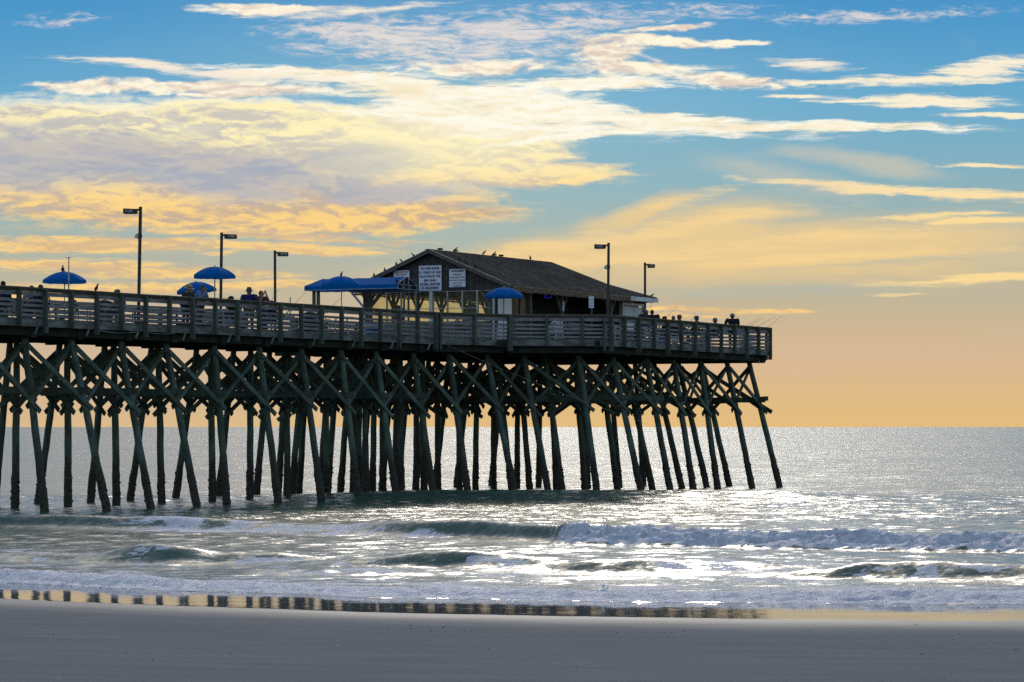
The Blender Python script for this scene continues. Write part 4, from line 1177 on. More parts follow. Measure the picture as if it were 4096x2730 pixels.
def rod_px(u0, v0, u1, v1, inset, ext, label, dy=-.4):
    Y = P_(u0, inset).y
    a = V3(((u0 - 2048) / F * Y, Y, z_of(v0, Y))); Y1 = Y + dy; b = V3(((u1 - 2048) / F * Y1, Y1, z_of(v1, Y1)))
    d = (b - a).normalized()
    rod(a - d * ext, b, label)
rod_px(2585, 1272, 2619, 1179, .5, .9, 'tall fishing rod beside the roller shutter wall')
rod_px(2658, 1279, 2709, 1220, .35, .9, 'fishing rod in front of the seated dark-capped angler')
rod_px(2766, 1283, 2781, 1250, .3, .9, 'short steep fishing rod left of the person in the blue cap')
rod_px(2903, 1294, 2955, 1264, .3, .9, 'fishing rod held by the person at the seaward corner')
rod_px(2989, 1301, 3042, 1267, .2, 1.1, 'first of four rods slanting out by the seaward corner, upper of the left pair')
rod_px(3003, 1304, 3052, 1269, .2, 1.1, 'second of four rods slanting out by the seaward corner, lower of the left pair')
rod_px(3028, 1306, 3104, 1261, .2, 1.1, 'third of four rods slanting out by the seaward corner')
rod_px(3069, 1309, 3131, 1257, .2, 1.1, 'rod closest to the seaward corner post, slanting right')
rod_px(1183, 1211, 1224, 1163, .4, .9, 'fishing rod left of the awning posts')
rod_px(1331, 1222, 1366, 1187, .4, .9, 'fishing rod crossing the pole of the umbrella by the awning')
rod_px(1083, 1206, 1056, 1172, .5, .9, 'fishing rod slanting left beside the person with raised hands')
rod_px(1083, 1205, 1115, 1152, .7, .9, 'fishing rod slanting right across the third lamp post')
rod_px(775, 1193, 966, 1188, .18, .15, 'long fishing rod held level along the rail by the person in the straw hat', 1.0)
# one fishing line running from the rail to the water
a = edge_pt(1476, -.1); a.z = z_of(1235, a.y); b = V3(((2700 - 2048) / F * 112, 112, z_of(1735, 112)))
fl = empty('fishing_line', tuple(a), 0, 'fine pale fishing line slanting down from the rail across the bracing', 'fishing line')
t = MB(); t.tube([(b - a) * q + V3((0, 0, -.25 * math.sin(math.pi * q))) for q in np.linspace(0, 1, 9)], .002, 4); t.build('line', M['polewhite'], fl)

# ---------------------------------------------------------------- birds
def bird(p, face, label, s=1.0, up=.9, look=0.0):
    s = s * .64
    """perched grackle: upright slim body, long tail, thin bill; face = heading in degrees"""
    r = empty('bird', tuple(p), math.radians(face - 90), label, 'bird', 'dark birds perched on the pier')
    ca, sa = math.cos(up), math.sin(up)
    def B(y, z): return (0, (y * ca - z * sa * 0) * s, (y * sa + z) * s)
    ax = V3((0, ca, sa))
    c0 = V3((0, -.02, .07)) * s
    t = MB()
    t.tube([c0 - ax * .19 * s, c0 - ax * .1 * s, c0 - ax * .05 * s, c0, c0 + ax * .06 * s, c0 + ax * .105 * s, c0 + ax * .135 * s], [.012 * s, .015 * s, .034 * s, .05 * s, .045 * s, .03 * s, .026 * s], 10)
    hd = c0 + ax * .155 * s + V3((0, .012 * s, .004 * s))
    t.ball(tuple(hd), .032 * s, 10, 8)
    t.build('body', M['bird'], r)
    t = MB(); bd = V3((math.sin(look), math.cos(look), -.1)).normalized()
    t.tube([hd + bd * .025 * s, hd + bd * .075 * s], [.011 * s, .002 * s], 6); t.build('bill', M['dark'], r)
    t = MB()
    for q in (-1, 1): t.tube([(q * .018 * s, -.01 * s, .04 * s), (q * .02 * s, 0, 0)], .005 * s, 5)
    t.build('legs', M['dark'], r)
    t = MB()
    for q in (-1, 1):
        w0 = c0 + ax * .07 * s + V3((q * .035 * s, -.01 * s, 0)); t.tube([w0, c0 + V3((q * .045 * s, -.022 * s, 0)), c0 - ax * .12 * s + V3((q * .015 * s, -.015 * s, 0))], [.014 * s, .026 * s, .006 * s], 7)
    t.build('wings', M['bird'], r)
def bird_px(u, v, Y, face, label, s=1.25, up=.95, look=0.0):
    bird(V3(((u - 2048) / F * Y, Y, z_of(v, Y))), face, label, s, up, look)
def roof_edge_z(x): return EV + (RG - EV) * (1 - abs(x - RX) / 4.15)
def rake_bird(x, y, face, label, **k):
    p = hw(x, y, roof_edge_z(x) + .01); bird(p, face, label, 1.35, **k)
for x, lab in ((wall_x(1654, .1), 'bird perched highest on the left slope of the gable'), (wall_x(1607, .1), 'bird second highest on the left slope of the gable'), (wall_x(1585, .1), 'bird third highest on the left slope of the gable'), (wall_x(1539, .1), 'bird on the left slope of the gable above the awning ridge'), (wall_x(1496, .1), 'lowest bird on the left slope, just behind the awning ridge')):
    rake_bird(x, .1, 170 if x > 2.4 else 95, lab)
for u, lab, xo in ((1839, 'uppermost of three birds sitting on the right shingle slope by the rake', 1), (1864, 'middle of three birds sitting on the right shingle slope by the rake', 1), (1901, 'lowest of three birds sitting on the right shingle slope by the rake', 1)):
    x = wall_x(u, .35); rake_bird(x, .35, 150, lab, up=1.0)
for u, lab, f in ((1821, 'first bird from the left on the roof ridge', 20), (1936, 'left one of two birds close together on the roof ridge', 25), (1976, 'right one of two birds close together on the roof ridge', 20), (2121, 'bird near the seaward end of the roof ridge', 100)):
    y = wall_y(u, RX); bird(hw(RX, y, RG + .02), f, lab, 1.35, .85)
bird_px(251, 1086, 113.0, 95, 'bird on top of the leftmost umbrella', 1.5, 1.15)
bird_px(387, 1163, edge_pt(387, -.1).y, 60, 'bird standing on the ledge of the railing left of the tallest lamp post', 1.6, 1.1)
bird_px(1366, 1104, 122.6, 60, 'bird on top of the umbrella by the awning', 1.2, 1.1)
bird_px(1586, 1132, 133.0, 120, 'bird sitting on the blue awning near its gabled end', 1.4, 1.1)
bird_px(1672, 1240, edge_pt(1672, -.1).y, 10, 'bird on the railing ledge in front of the bar house windows', 1.3, .55)
bird_px(2606, 1189, 146.7, 15, 'bird on the low seaward end of the roof', 1.4, .6)
# a gull low over the water under the pier
# ---------------------------------------------------------------- numpy noise
def _hash(ix, iy, seed):
    n = (ix.astype(np.int64) * 374761393 + iy.astype(np.int64) * 668265263 + seed * 1442695041) & 0x7fffffff
    n = ((n ^ (n >> 13)) * 1274126177) & 0x7fffffff
    return ((n ^ (n >> 16)) & 0xffff) / 65535.0
def vnoise(x, y, seed=0):
    ix, iy = np.floor(x), np.floor(y); fx, fy = x - ix, y - iy
    fx = fx * fx * fx * (fx * (fx * 6 - 15) + 10); fy = fy * fy * fy * (fy * (fy * 6 - 15) + 10)
    a, b, c, d = _hash(ix, iy, seed), _hash(ix + 1, iy, seed), _hash(ix, iy + 1, seed), _hash(ix + 1, iy + 1, seed)
    return (a + (b - a) * fx) * (1 - fy) + (c + (d - c) * fx) * fy
def fbm(x, y, oct=4, seed=0, gain=.5):
    s = 0; a = 1; t = 0
    for o in range(oct):
        s = s + a * vnoise(x * 2 ** o + 17.3 * o, y * 2 ** o - 9.1 * o, seed + o); t += a; a *= gain
    return s / t
def billow(x, y, oct=4, seed=0, gain=.55):
    s = 0; a = 1; t = 0
    for o in range(oct):
        s = s + a * np.abs(2 * vnoise(x * 2 ** o + 5.7 * o, y * 2 ** o + 3.3 * o, seed + o) - 1); t += a; a *= gain
    return s / t
def sstep(a, b, x):
    t = np.clip((x - a) / (b - a), 0, 1); return t * t * (3 - 2 * t)

def shore(X):      # waterline on the sand
    Xc = np.clip(X, -14, 12)
    y = 45.8 - .3258 * Xc + .02295 * Xc * Xc
    y = y + (X - Xc) * np.where(X < 0, -.6, -.05)
    return y + .12 * (fbm(X * .5, X * 0 + 3.1, 3, 91) - .5) * 2
def sand_z(X, Y):
    d = Y - shore(X)
    land = .10 + .040 * np.maximum(-d, 0) + .0000 * d
    land = land + np.clip(-d / 6, 0, 1) * .03 * (fbm(X * .35, Y * .35, 3, 5) - .5) + .004 * (fbm(X * 2.5, Y * 2.5, 3, 15) - .5)
    return np.where(d < 0, land, .10 - .05 * d)

# ---------------------------------------------------------------- the sea: one sheet, fine where waves break, coarse to the horizon
nx, ny = 640, 1120
X0, X1, Y0s, Y1s = -28.0, 28.0, 42.5, 134.0
gx = np.linspace(X0, X1, nx); 
tt = np.linspace(0, 1, ny); gy = Y0s + (Y1s - Y0s) * (tt ** 1.0)
X, Y = np.meshgrid(gx, gy)
d = Y - shore(X)
Z = np.zeros_like(X); foam = np.zeros_like(X); lump = np.zeros_like(X); calm = np.zeros_like(X)
# chop
chop = np.zeros_like(X)
cr = np.random.default_rng(3)
for k in range(56):
    lam = .42 * (4.6 ** cr.random()); ang = cr.normal(0, .42) + .18
    kx, ky = math.sin(ang) * 2 * math.pi / lam, math.cos(ang) * 2 * math.pi / lam
    chop += lam * .0024 * np.sin(kx * X + ky * Y + cr.random() * 6.28 + 1.4 * fbm(X * .12, Y * .12, 2, k))
grow = sstep(7, 14, d)
Z += chop * grow * (.6 + .8 * fbm(X * .15, Y * .15, 3, 44))
edge = np.minimum(sstep(0, 4, X - X0), sstep(0, 4, X1 - X)) * sstep(0, 9, Y1s - Y)
# long swell that hides the feet of the outer piles
Ys = 121.6 - .12 * X + .5 * (fbm(X * .15, X * 0, 2, 8) - .5)
q = Y - Ys
sw = np.interp(X, [-30, -16, -9, -4, 8, 11.5, 16, 30], [.02, .05, .14, .36, .40, .36, .12, .05])
Z += sw * np.where(q < 0, np.exp(-(q / 2.7) ** 2), np.exp(-(q / 6.0) ** 2))
Zb = Z.copy()
# main breaker ------------------------------------------------------------
bx = np.array([-28, -15.3, -11.5, -8, -4.5, -1.4, 1.6, 5.5, 12.3, 28]); by = np.array([97, 89.5, 88.3, 87.0, 84.8, 81.8, 78.2, 76.2, 73.2, 66])
Yb = np.interp(X, bx, by) + .8 * (fbm(X * .3, X * 0 + 1.0, 3, 21) - .5)
hb = np.interp(X, [-28, -16, -13.5, -11.5, -10, -8.6, -7, -5, -3.2, -1, 1.2, 2.0, 3.4, 6, 9, 12, 28], [.3, .34, .38, .33, .36, .31, .2, .2, .36, .44, .38, .34, .29, .25, .27, .24, .21])
q = Y - Yb
wf = np.interp(X, [-28, -9, -5, -2, 1, 2.2, 28], [.62, .62, .9, .6, .6, .8, .8])
prof = np.where(q < 0, np.exp(-(np.abs(q) / wf) ** 2.4), .25 * np.exp(-(q / 1.0) ** 2) + .75 * np.exp(-(q / 4.2) ** 1.5))
Z = Z * (1 - .75 * np.exp(-(q / 3.0) ** 2)) + hb * prof
# trough in front
Z -= .05 * np.exp(-((q + 2.4) / 1.3) ** 2)
ww = sstep(.95, 1.7, X + .25 * (fbm(Y * 1.5, X * 1.5, 2, 3) - .5))           # whitewater side
front = sstep(-1.95, -1.35, q + .7 * (fbm(X * .9, X * 0, 3, 31) - .5)) * (1 - sstep(-.05, .5, q + .5 * (fbm(X * 1.3, X * 0 + 7, 3, 33) - .5)))
foam = np.maximum(foam, .95 * ww * front)
lump = np.maximum(lump, ww * front)
# ragged crest height on the whitewater
Z += ww * front * (.15 * (fbm(X * .8, Y * .8, 3, 61) - .5) + .13 * np.maximum(fbm(X * 2.2, Y * .9, 3, 63) - .55, 0) * sstep(-.9, -.2, q))
# milky foot of the unbroken stretch and old foam on the left
milky = (1 - ww) * sstep(-1.9, -1.2, q) * (1 - sstep(-.72, -.25, q)) * sstep(-13.5, -9, X) * (1 - sstep(-2.6, -1.0, X) * .75)
st = fbm(X * .9 + Y * .8, (Y * 2.6), 5, 71)
foam = np.maximum(foam, milky * sstep(.34, .62, st) * .8)
milk2 = (1 - ww) * sstep(-13.5, -9.5, X) * (1 - sstep(-4.4, -2.6, X)) * sstep(-2.0, -1.4, q) * (1 - sstep(.0, .6, q))
foam = np.maximum(foam, milk2 * sstep(.3, .58, fbm(X * 1.1 + Y * .5, Y * 2.0, 5, 73)) * .85)
crestfoam = (1 - ww) * np.exp(-((q + .05) / .12) ** 2) * sstep(.5, .62, fbm(X * 1.4, X * 0, 3, 75))
foam = np.maximum(foam, crestfoam * .8)
# secondary green waves ---------------------------------------------------
for (xc, yc, hw2, ht, slope, w) in ((-7.9, 65.6, 1.35, .40, -.16, .66), (-5.4, 65.2, 1.6, .2, -.2, .6), (-10.6, 66.4, 1.5, .2, -.16, .66), (-1.2, 62.9, 2.7, .36, -.2, .66), (-3.2, 60.8, 2.0, .13, -.1, .7), (3.4, 61.3, 2.5, .3, -.12, .6), (8.2, 58.9, 2.6, .34, -.22, .64), (11.6, 58.0, 2.0, .22, -.1, .6), (-13.5, 66.5, 2.0, .14, -.1, .7)):
    q2 = Y - (yc + slope * (X - xc) + .5 * (fbm(X * .5, X * 0 + xc, 3, 51) - .5))
    env = np.exp(-((X - xc) / hw2) ** 2 * 1.0) * (.8 + .4 * fbm(X * .9, X * 0 + yc, 3, 53))
    Z += ht * env * np.where(q2 < 0, np.exp(-(np.abs(q2) / w) ** 2.2), .3 * np.exp(-(q2 / .8) ** 2) + .7 * np.exp(-(q2 / 2.3) ** 1.6))
    face = env * sstep(-1.3, -.7, q2) * (1 - sstep(-.45, -.1, q2))
    foam = np.maximum(foam, face * sstep(.47, .66, fbm(X * 1.6 + Y, Y * 2.6, 5, 55)) * .85)
    cr2 = env * np.exp(-((q2 - .05) / .18) ** 2) * sstep(.5, .64, fbm(X * 2, Y * .6, 4, 57)); foam = np.maximum(foam, cr2 * .8)
# broken water between the waves: lacy old foam
lace = sstep(.56, .70, fbm(X * .75 + .2 * Y, Y * 1.7, 6, 81, .6))
band = sstep(9.0, 11.0, d) * (1 - sstep(20, 27, d)); foam = np.maximum(foam, band * lace * .62)
band = sstep(6.0, 7.0, d) * (1 - sstep(9.5, 13, d)); foam = np.maximum(foam, band * sstep(.42, .62, fbm(X * .8, Y * 2.2, 6, 83, .6)) * .85)
Z *= np.where(d < 30, np.clip(sstep(4, 8, d) + .0, 0, 1), 1)
# shore break ---------------------------------------------------------------
df = d - (4.95 + .55 * (fbm(X * .45, X * 0 + 2, 4, 23) - .5) * 2 + np.interp(X, [-12, -6, 0, 6, 12], [.25, .1, -.2, .0, .2]))
h1 = np.interp(X, [-28, -9.5, -8, -6, -4, 0, 4, 6, 8, 28], [.17, .17, .16, .12, .09, .09, .12, .16, .15, .14])
h1 = h1 * (.75 + .6 * fbm(X * .9, X * 0, 3, 25))
bore = sstep(-.05, .85, df) * (1 - sstep(1.0, 4.8, df))
Z += h1 * bore
fb = sstep(-.42, -.2, df) * (1 - sstep(1.5, 2.6, df + .9 * (fbm(X * .7, Y * 1.2, 4, 27) - .5)))
foam = np.maximum(foam, fb * np.where(df < .9, 1.15, .85)); lump = np.maximum(lump, fb * .62)
tail = sstep(.8, 1.6, df) * (1 - sstep(2.2, 5.0, df))
foam = np.maximum(foam, tail * sstep(.46, .64, fbm(X * .9, Y * 2.3, 6, 85, .6)) * .95)
# thin film sliding on the sand
film = .104 - .009 * np.clip(d, 0, 5)
sheet = 1 - sstep(4.2, 7.5, d)
Z = Z + film * sheet
Z = np.where(d < 0, .104 - .03 * np.clip(-d - .5, 0, 3), Z)
calm = 1 - sstep(2.9, 5.2, df + 3.2)
thin = sstep(-1.1, -.1, df) * (1 - sstep(-.1, .05, df)) * sstep(.5, .62, fbm(X * .8, Y * 3.0, 5, 87))
foam = np.maximum(foam, thin * .35)
foam = np.maximum(foam, np.where((d > .1) & (df < 0), .32 * sstep(.42, .6, fbm(X * .5 + Y * .3, Y * 5.0, 5, 89)), 0))
Z = np.where(d > 8, Z * edge, Z)
# foam lumps pushed out along the surface normal
gyv, gxv = np.gradient(Z, gy, gx)
nrm = np.sqrt(gxv ** 2 + gyv ** 2 + 1)
dist_scale = np.clip((Y - 40) / 36, .55, 1.0)
L = (.62 - billow(X * 2.3, Y * 2.3 + Z * 5, 5, 95, .62)) * .34 * lump * dist_scale
L = np.maximum(L, -.05)
PX = X - gxv / nrm * L; PY = Y - gyv / nrm * L; PZ = Z + L / nrm
co = np.empty((ny * nx, 3)); co[:, 0] = PX.ravel(); co[:, 1] = PY.ravel(); co[:, 2] = PZ.ravel()
idx = np.arange(ny * nx).reshape(ny, nx)
quads = np.stack([idx[:-1, :-1], idx[:-1, 1:], idx[1:, 1:], idx[1:, :-1]], -1).reshape(-1, 4)
# coarse sheet beyond, a hand's breadth under the edge of the fine one
FARY = 9000.0
xs_ = [-7000, -1500, -300, -80, X0 + .5, 0, X1 - .5, 80, 300, 1500, 7000]
ys_ = [38, 60, 100, Y1s - .5, 200, 400, 900, 2500, FARY]
base = len(co); extra = []; eq = []
for yv in ys_:
    for xv in xs_: extra.append((xv, yv, -.012))
nxx = len(xs_)
for j in range(len(ys_) - 1):
    for i in range(nxx - 1):
        if 4 <= i <= 5 and j < 3: continue
        a = base + j * nxx + i; eq.append((a, a + 1, a + nxx + 1, a + nxx))
co = np.vstack([co, np.array(extra)]); quads = np.vstack([quads, np.array(eq)])
def np_mesh(name, co, quads, mat, attrs, smooth=True):
    me = bpy.data.meshes.new(name)
    me.vertices.add(len(co)); me.vertices.foreach_set('co', co.astype(np.float32).ravel())
    me.loops.add(quads.size); me.loops.foreach_set('vertex_index', quads.astype(np.int32).ravel())
    me.polygons.add(len(quads)); me.polygons.foreach_set('loop_start', np.arange(0, quads.size, 4, dtype=np.int32))
    me.polygons.foreach_set('loop_total', np.full(len(quads), 4, dtype=np.int32))
    me.polygons.foreach_set('use_smooth', np.full(len(quads), smooth))
    for k, v in attrs.items():
        at = me.attributes.new(k, 'FLOAT', 'POINT'); at.data.foreach_set('value', v.astype(np.float32))
    me.update(calc_edges=True); me.validate()
    me.materials.append(mat)
    o = bpy.data.objects.new(name, me); COL.objects.link(o)
    return o
pad = np.zeros(len(extra))
# ---- water material
m, nt, b = new_mat('sea_water'); N = NT(nt)
g = N.n('ShaderNodeNewGeometry'); pos = g.outputs['Position']
at = lambda nm: N.n('ShaderNodeAttribute', attribute_name=nm).outputs['Fac']
fo, ca = at('foam'), at('calm')
def slope_noise(scale, stretch, amp, det, seed):
    v = N.mapping(pos, loc=(seed * 13.1, seed * 7.7, 0), rot=(0, 0, .25), scale=stretch)
    x = N.n('ShaderNodeTexNoise'); N.put(x.inputs['Vector'], v); x.inputs['Scale'].default_value = scale; x.inputs['Detail'].default_value = det; x.inputs['Roughness'].default_value = .6
    return N.vmath('SCALE', N.vmath('SUBTRACT', x.outputs['Color'], (.5, .5, .5)), scale=amp)
n1 = slope_noise(1.0, (.55, 1.15, 1), 1.0, 6, 1); n2 = slope_noise(5.0, (.5, 1.2, 1), 1.0, 4, 2)
n3 = slope_noise(14.0, (.6, 1.2, 1), .9, 3, 3)
sl = N.vmath('ADD', N.vmath('ADD', n1, n2), n3)
sl = N.vmath('MULTIPLY', sl, (.9, 1.0, 0.0))
SLOPE = N.lin(0.0, 1.0, ca, 1.0, .014)
# gusts: patches of smoother and rougher water
gust = N.noise(N.mapping(pos, scale=(.012, .045, 1)), 1.0, 4, .55)
gust2 = N.noise(N.mapping(pos, scale=(.1, .3, 1)), 1.0, 3, .5)
ysep = N.n('ShaderNodeSeparateXYZ'); N.put(ysep.inputs[0], pos)
SLOPE = N.math('MULTIPLY', SLOPE, N.smooth(88, 140, ysep.outputs[1], .42, 1.0))
band_ = N.math('MULTIPLY', N.smooth(91, 97, ysep.outputs[1]), N.smooth(119, 113, ysep.outputs[1]))
SLOPE = N.math('ADD', SLOPE, N.math('MULTIPLY', band_, .35))
amp = N.math('MULTIPLY', SLOPE, N.math('MULTIPLY', N.lin(.3, .7, gust, .75, 1.15), N.lin(.3, .7, gust2, .8, 1.15)))
fr = N.noise(N.mapping(pos, rot=(0, 0, .28), scale=(.35, 7.0, 1)), 1.0, 5, .6)
fr2 = N.noise(N.mapping(pos, rot=(0, 0, .28), scale=(.12, 1.1, 1)), 1.0, 3, .5)
frv = N.n('ShaderNodeCombineXYZ'); N.put(frv.inputs[1], N.math('MULTIPLY', N.math('SUBTRACT', fr, .5), N.math('MULTIPLY', ca, N.smooth(.35, .7, fr2, .012, .06))))
N.put(frv.inputs[0], N.math('MULTIPLY', N.math('SUBTRACT', fr2, .5), N.math('MULTIPLY', ca, .02)))
nn_ = N.vmath('NORMALIZE', N.vmath('ADD', g.outputs['Normal'], N.vmath('ADD', N.vmath('SCALE', sl, scale=amp), frv.outputs[0])))
N.put(b.inputs['Normal'], nn_)
tint = N.noise(N.mapping(pos, scale=(.2, .5, 1)), 1.0, 4, .6)
N.put(b.inputs['Base Color'], N.mix(ca, N.mix(tint, (.055, .1, .068, 1), (.085, .145, .1, 1)), (.17, .165, .16, 1)))
N.put(b.inputs['Roughness'], N.lin(0, 1, ca, .21, .05)); b.inputs['IOR'].default_value = 1.333; b.inputs['Specular IOR Level'].default_value = .5
fm = N.n('ShaderNodeBsdfPrincipled')
fn = N.noise(N.mapping(pos, scale=(1, 1, 1)), 9.0, 6, .65)
N.put(fm.inputs['Base Color'], N.mix(N.smooth(.36, .64, N.noise(N.mapping(pos, scale=(1, 1.6, 2)), 2.6, 6, .68)), (.7, .69, .78, 1), (.98, .95, .98, 1))); fm.inputs['Roughness'].default_value = .55; fm.inputs['Specular IOR Level'].default_value = .35
bp = N.n('ShaderNodeBump'); bp.inputs['Strength'].default_value = 1.0; bp.inputs['Distance'].default_value = .12; N.put(bp.inputs['Height'], fn); N.put(fm.inputs['Normal'], bp.outputs[0])
fine = N.noise(N.mapping(pos, scale=(1.2, 3.0, 2)), 4.0, 7, .68)
mask = N.smooth(.42, .62, N.math('ADD', fo, N.math('MULTIPLY', N.math('SUBTRACT', fine, .5), 1.5)))
mask = N.math('MULTIPLY', mask, N.smooth(.02, .12, fo))
mx = N.n('ShaderNodeMixShader'); N.put(mx.inputs[0], mask); N.put(mx.inputs[1], b.outputs[0]); N.put(mx.inputs[2], fm.outputs[0])
N.put(nt.nodes['Material Output'].inputs[0], mx.outputs[0])
M['sea'] = m; M['foam'] = None
sea = np_mesh('sea', co, quads, m, {'foam': np.concatenate([foam.ravel(), pad]), 'calm': np.concatenate([calm.ravel(), pad])})
tag(sea, 'grey green sea with rows of small breaking waves', kind='structure')

# ---------------------------------------------------------------- spray and froth thrown up along the breaking crests
m, nt, b = new_mat('froth'); b.inputs['Base Color'].default_value = (.76, .78, .85, 1); b.inputs['Roughness'].default_value = .5; M['foam'] = m
oct_v = np.array([(1, 0, 0), (-1, 0, 0), (0, 1, 0), (0, -1, 0), (0, 0, 1), (0, 0, -1)], float)
oct_f = [(0, 2, 4), (2, 1, 4), (1, 3, 4), (3, 0, 4), (2, 0, 5), (1, 2, 5), (3, 1, 5), (0, 3, 5)]
sv, sf = [], []
def blob(p, r, st=(1, 1, 1)):
    k = len(sv) ; R = Euler((random.random() * 6, random.random() * 6, random.random() * 6)).to_matrix()
    for q in oct_v:
        w = R @ V3(q); sv.append((p[0] + w.x * r * st[0], p[1] + w.y * r * st[1], p[2] + w.z * r * st[2]))
    for f in oct_f: sf.append(tuple(k + i for i in f))
def surf_at(x, y):
    i = min(nx - 1, max(0, int((x - X0) / (X1 - X0) * (nx - 1)))); j = int(np.clip(np.searchsorted(gy, y), 0, ny - 1)); return Z[j, i]
rs = random.Random(11)
Ybf = lambda x: float(np.interp(x, bx, by))
for k in range(5200):
    x = rs.uniform(1.0, 15.5)
    burst = .55 + 1.3 * max(0, vnoise(np.array([x * 1.1]), np.array([0.3]), 4)[0] - .5) * 2
    if 1.4 < x < 3.2: burst += .5
    y = Ybf(x) + rs.gauss(-.45, .38)
    z = surf_at(x, y) + abs(rs.gauss(0, .055)) * burst
    blob((x, y, z), rs.choice((.006, .008, .011, .015, .022)) * rs.uniform(.7, 1.2))
for k in range(90):   # taller spurts
    x = rs.choice((1.9, 2.5, 5.0, 7.4, 10.2)) + rs.gauss(0, .25); y = Ybf(x) - .2
    z0 = surf_at(x, y); hgt = rs.uniform(.03, .2)
    for q in range(5):
        blob((x + rs.gauss(0, .02) + q * .006, y, z0 + hgt * q / 4), rs.uniform(.006, .014))
SX = lambda x: float(shore(np.array([x]))[0])
for k in range(3000):
    x = rs.uniform(-10.5, 10.5); y = SX(x) + 5.2 + rs.gauss(.45, .45)
    blob((x, y, surf_at(x, y) + abs(rs.gauss(0, .022))), rs.choice((.004, .006, .009, .013)) * rs.uniform(.7, 1.2))
for x, hgt in ((.95, .1), (1.55, .14), (1.58, .1), (1.62, .07), (-9.6, .08), (-6.2, .07)):
    y = SX(x) + 5.8
    for q in range(16): blob((x + rs.gauss(0, .02), y + rs.gauss(0, .02), surf_at(x, y) + hgt * rs.random() + .02), rs.uniform(.006, .018))
me = bpy.data.meshes.new('sea_spray'); me.from_pydata(sv, [], sf); me.materials.append(M['foam'])
me.polygons.foreach_set('use_smooth', [True] * len(sf))
o = bpy.data.objects.new('sea_spray', me); COL.objects.link(o); tag(o, 'white spray and froth flying off the breaking waves', kind='stuff')

# ---------------------------------------------------------------- beach
bx_ = np.concatenate([np.linspace(-60, -16, 12), np.linspace(-15.5, 15.5, 320), np.linspace(16, 60, 12)])
by_ = np.concatenate([np.linspace(-30, 17, 14), np.linspace(17.3, 46, 300), np.linspace(46.1, 53, 60), np.linspace(54, 70, 6)])
SXg, SYg = np.meshgrid(bx_, by_)
SZ = sand_z(SXg, SYg)
dd = SYg - shore(SXg)
dry = sstep(-3, -9, dd)
SZ = SZ + np.where(dd < -.4, sstep(.4, 3, -dd) * (.007 * (fbm(SXg * 1.6, SYg * 3.2, 4, 141) - .5) + .004 * (fbm(SXg * 7, SYg * 7, 3, 143) - .5)), 0)
rs = random.Random(31)
for k in range(130):    # shallow scuffs and bird tracks
    x, y = rs.uniform(-8, 8), rs.uniform(21, 42)
    r = rs.uniform(.025, .07)
    SZ -= rs.uniform(.006, .016) * np.exp(-(((SXg - x) / (r * 2.0)) ** 2 + ((SYg - y) / (r * 1.2)) ** 2))
SZ = np.where(SYg < 17, 1.3 + .012 * (17 - SYg), SZ)
sco = np.stack([SXg.ravel(), SYg.ravel(), SZ.ravel()], -1)
ii = np.arange(SXg.size).reshape(SXg.shape)
sq = np.stack([ii[:-1, :-1], ii[:-1, 1:], ii[1:, 1:], ii[1:, :-1]], -1).reshape(-1, 4)
m, nt, b = new_mat('beach_sand'); N = NT(nt)
g = N.n('ShaderNodeNewGeometry'); pos = g.outputs['Position']
wet = N.n('ShaderNodeAttribute', attribute_name='wet').outputs['Fac']
f1 = N.noise(N.mapping(pos, scale=(.5, 1.6, 1)), 1.0, 7, .6); f2 = N.noise(pos, 60.0, 3, .7)
f3 = N.noise(N.mapping(pos, scale=(.16, .5, 1)), 1.0, 5, .55)
c = N.mix(N.smooth(.35, .65, f1), (.2, .196, .192, 1), (.24, .235, .228, 1))
c = N.mix(N.smooth(.42, .66, f3, 0, .4), c, (.19, .188, .19, 1))
c = N.mix(N.smooth(.35, .75, f2, 0, .5), c, (.25, .235, .225, 1))
wetc = N.mix(1.0, c, (.62, .6, .58, 1), 'MULTIPLY')
N.put(b.inputs['Base Color'], N.mix(wet, c, wetc))
N.put(b.inputs['Roughness'], N.lin(0, 1, N.math('ADD', wet, N.math('MULTIPLY', N.math('SUBTRACT', f1, .5), .3)), .95, .5))
N.put(b.inputs['Specular IOR Level'], N.lin(0, 1, wet, .05, .3))
bp = N.n('ShaderNodeBump'); N.put(bp.inputs['Strength'], N.lin(0, 1, wet, .35, .08)); bp.inputs['Distance'].default_value = .01; N.put(bp.inputs['Height'], N.math('ADD', f2, N.noise(N.mapping(pos, scale=(1, 2.4, 1)), 9.0, 4, .6))); N.put(b.inputs['Normal'], bp.outputs[0])
beach = np_mesh('beach', sco, sq, m, {'wet': (1 - sstep(.2, 9.0, -dd + .6 * (fbm(SXg * .4, SYg * .4, 3, 77) - .5))).ravel()})
tag(beach, 'smooth grey wet sand beach', kind='structure')
# broken shell and weed specks
rs = random.Random(17)
t = MB(); t2 = MB()
spots = [(1.3 + rs.gauss(0, .9), 37.5 + rs.gauss(0, .9)) for k in range(34)] + [(-1.2 + rs.gauss(0, .8), 38.6 + rs.gauss(0, .8)) for k in range(26)] + [(6.0 + rs.gauss(0, 1.2), 34 + rs.gauss(0, 1.3)) for k in range(36)] + [(rs.uniform(-7.5, 7.5), rs.uniform(21, 43)) for k in range(70)]
for x, y in spots:
    z = float(sand_z(np.array([x]), np.array([y]))[0]); r = rs.choice((.003, .005, .007, .008)) * rs.uniform(.7, 1.3)
    (t if rs.random() < .85 else t2).ball((x, y, z + r * .2), r, 5, 3, (rs.uniform(.8, 2.4), 1, .7))
M['speck'] = noisy('beach_specks', (.02, .018, .014, 1), (.06, .05, .04, 1), 9, (1, 1, 1), .8, 0)
o = t.build('beach_debris', M['speck']); tag(o, 'dark specks of shell and weed on the sand', kind='stuff')
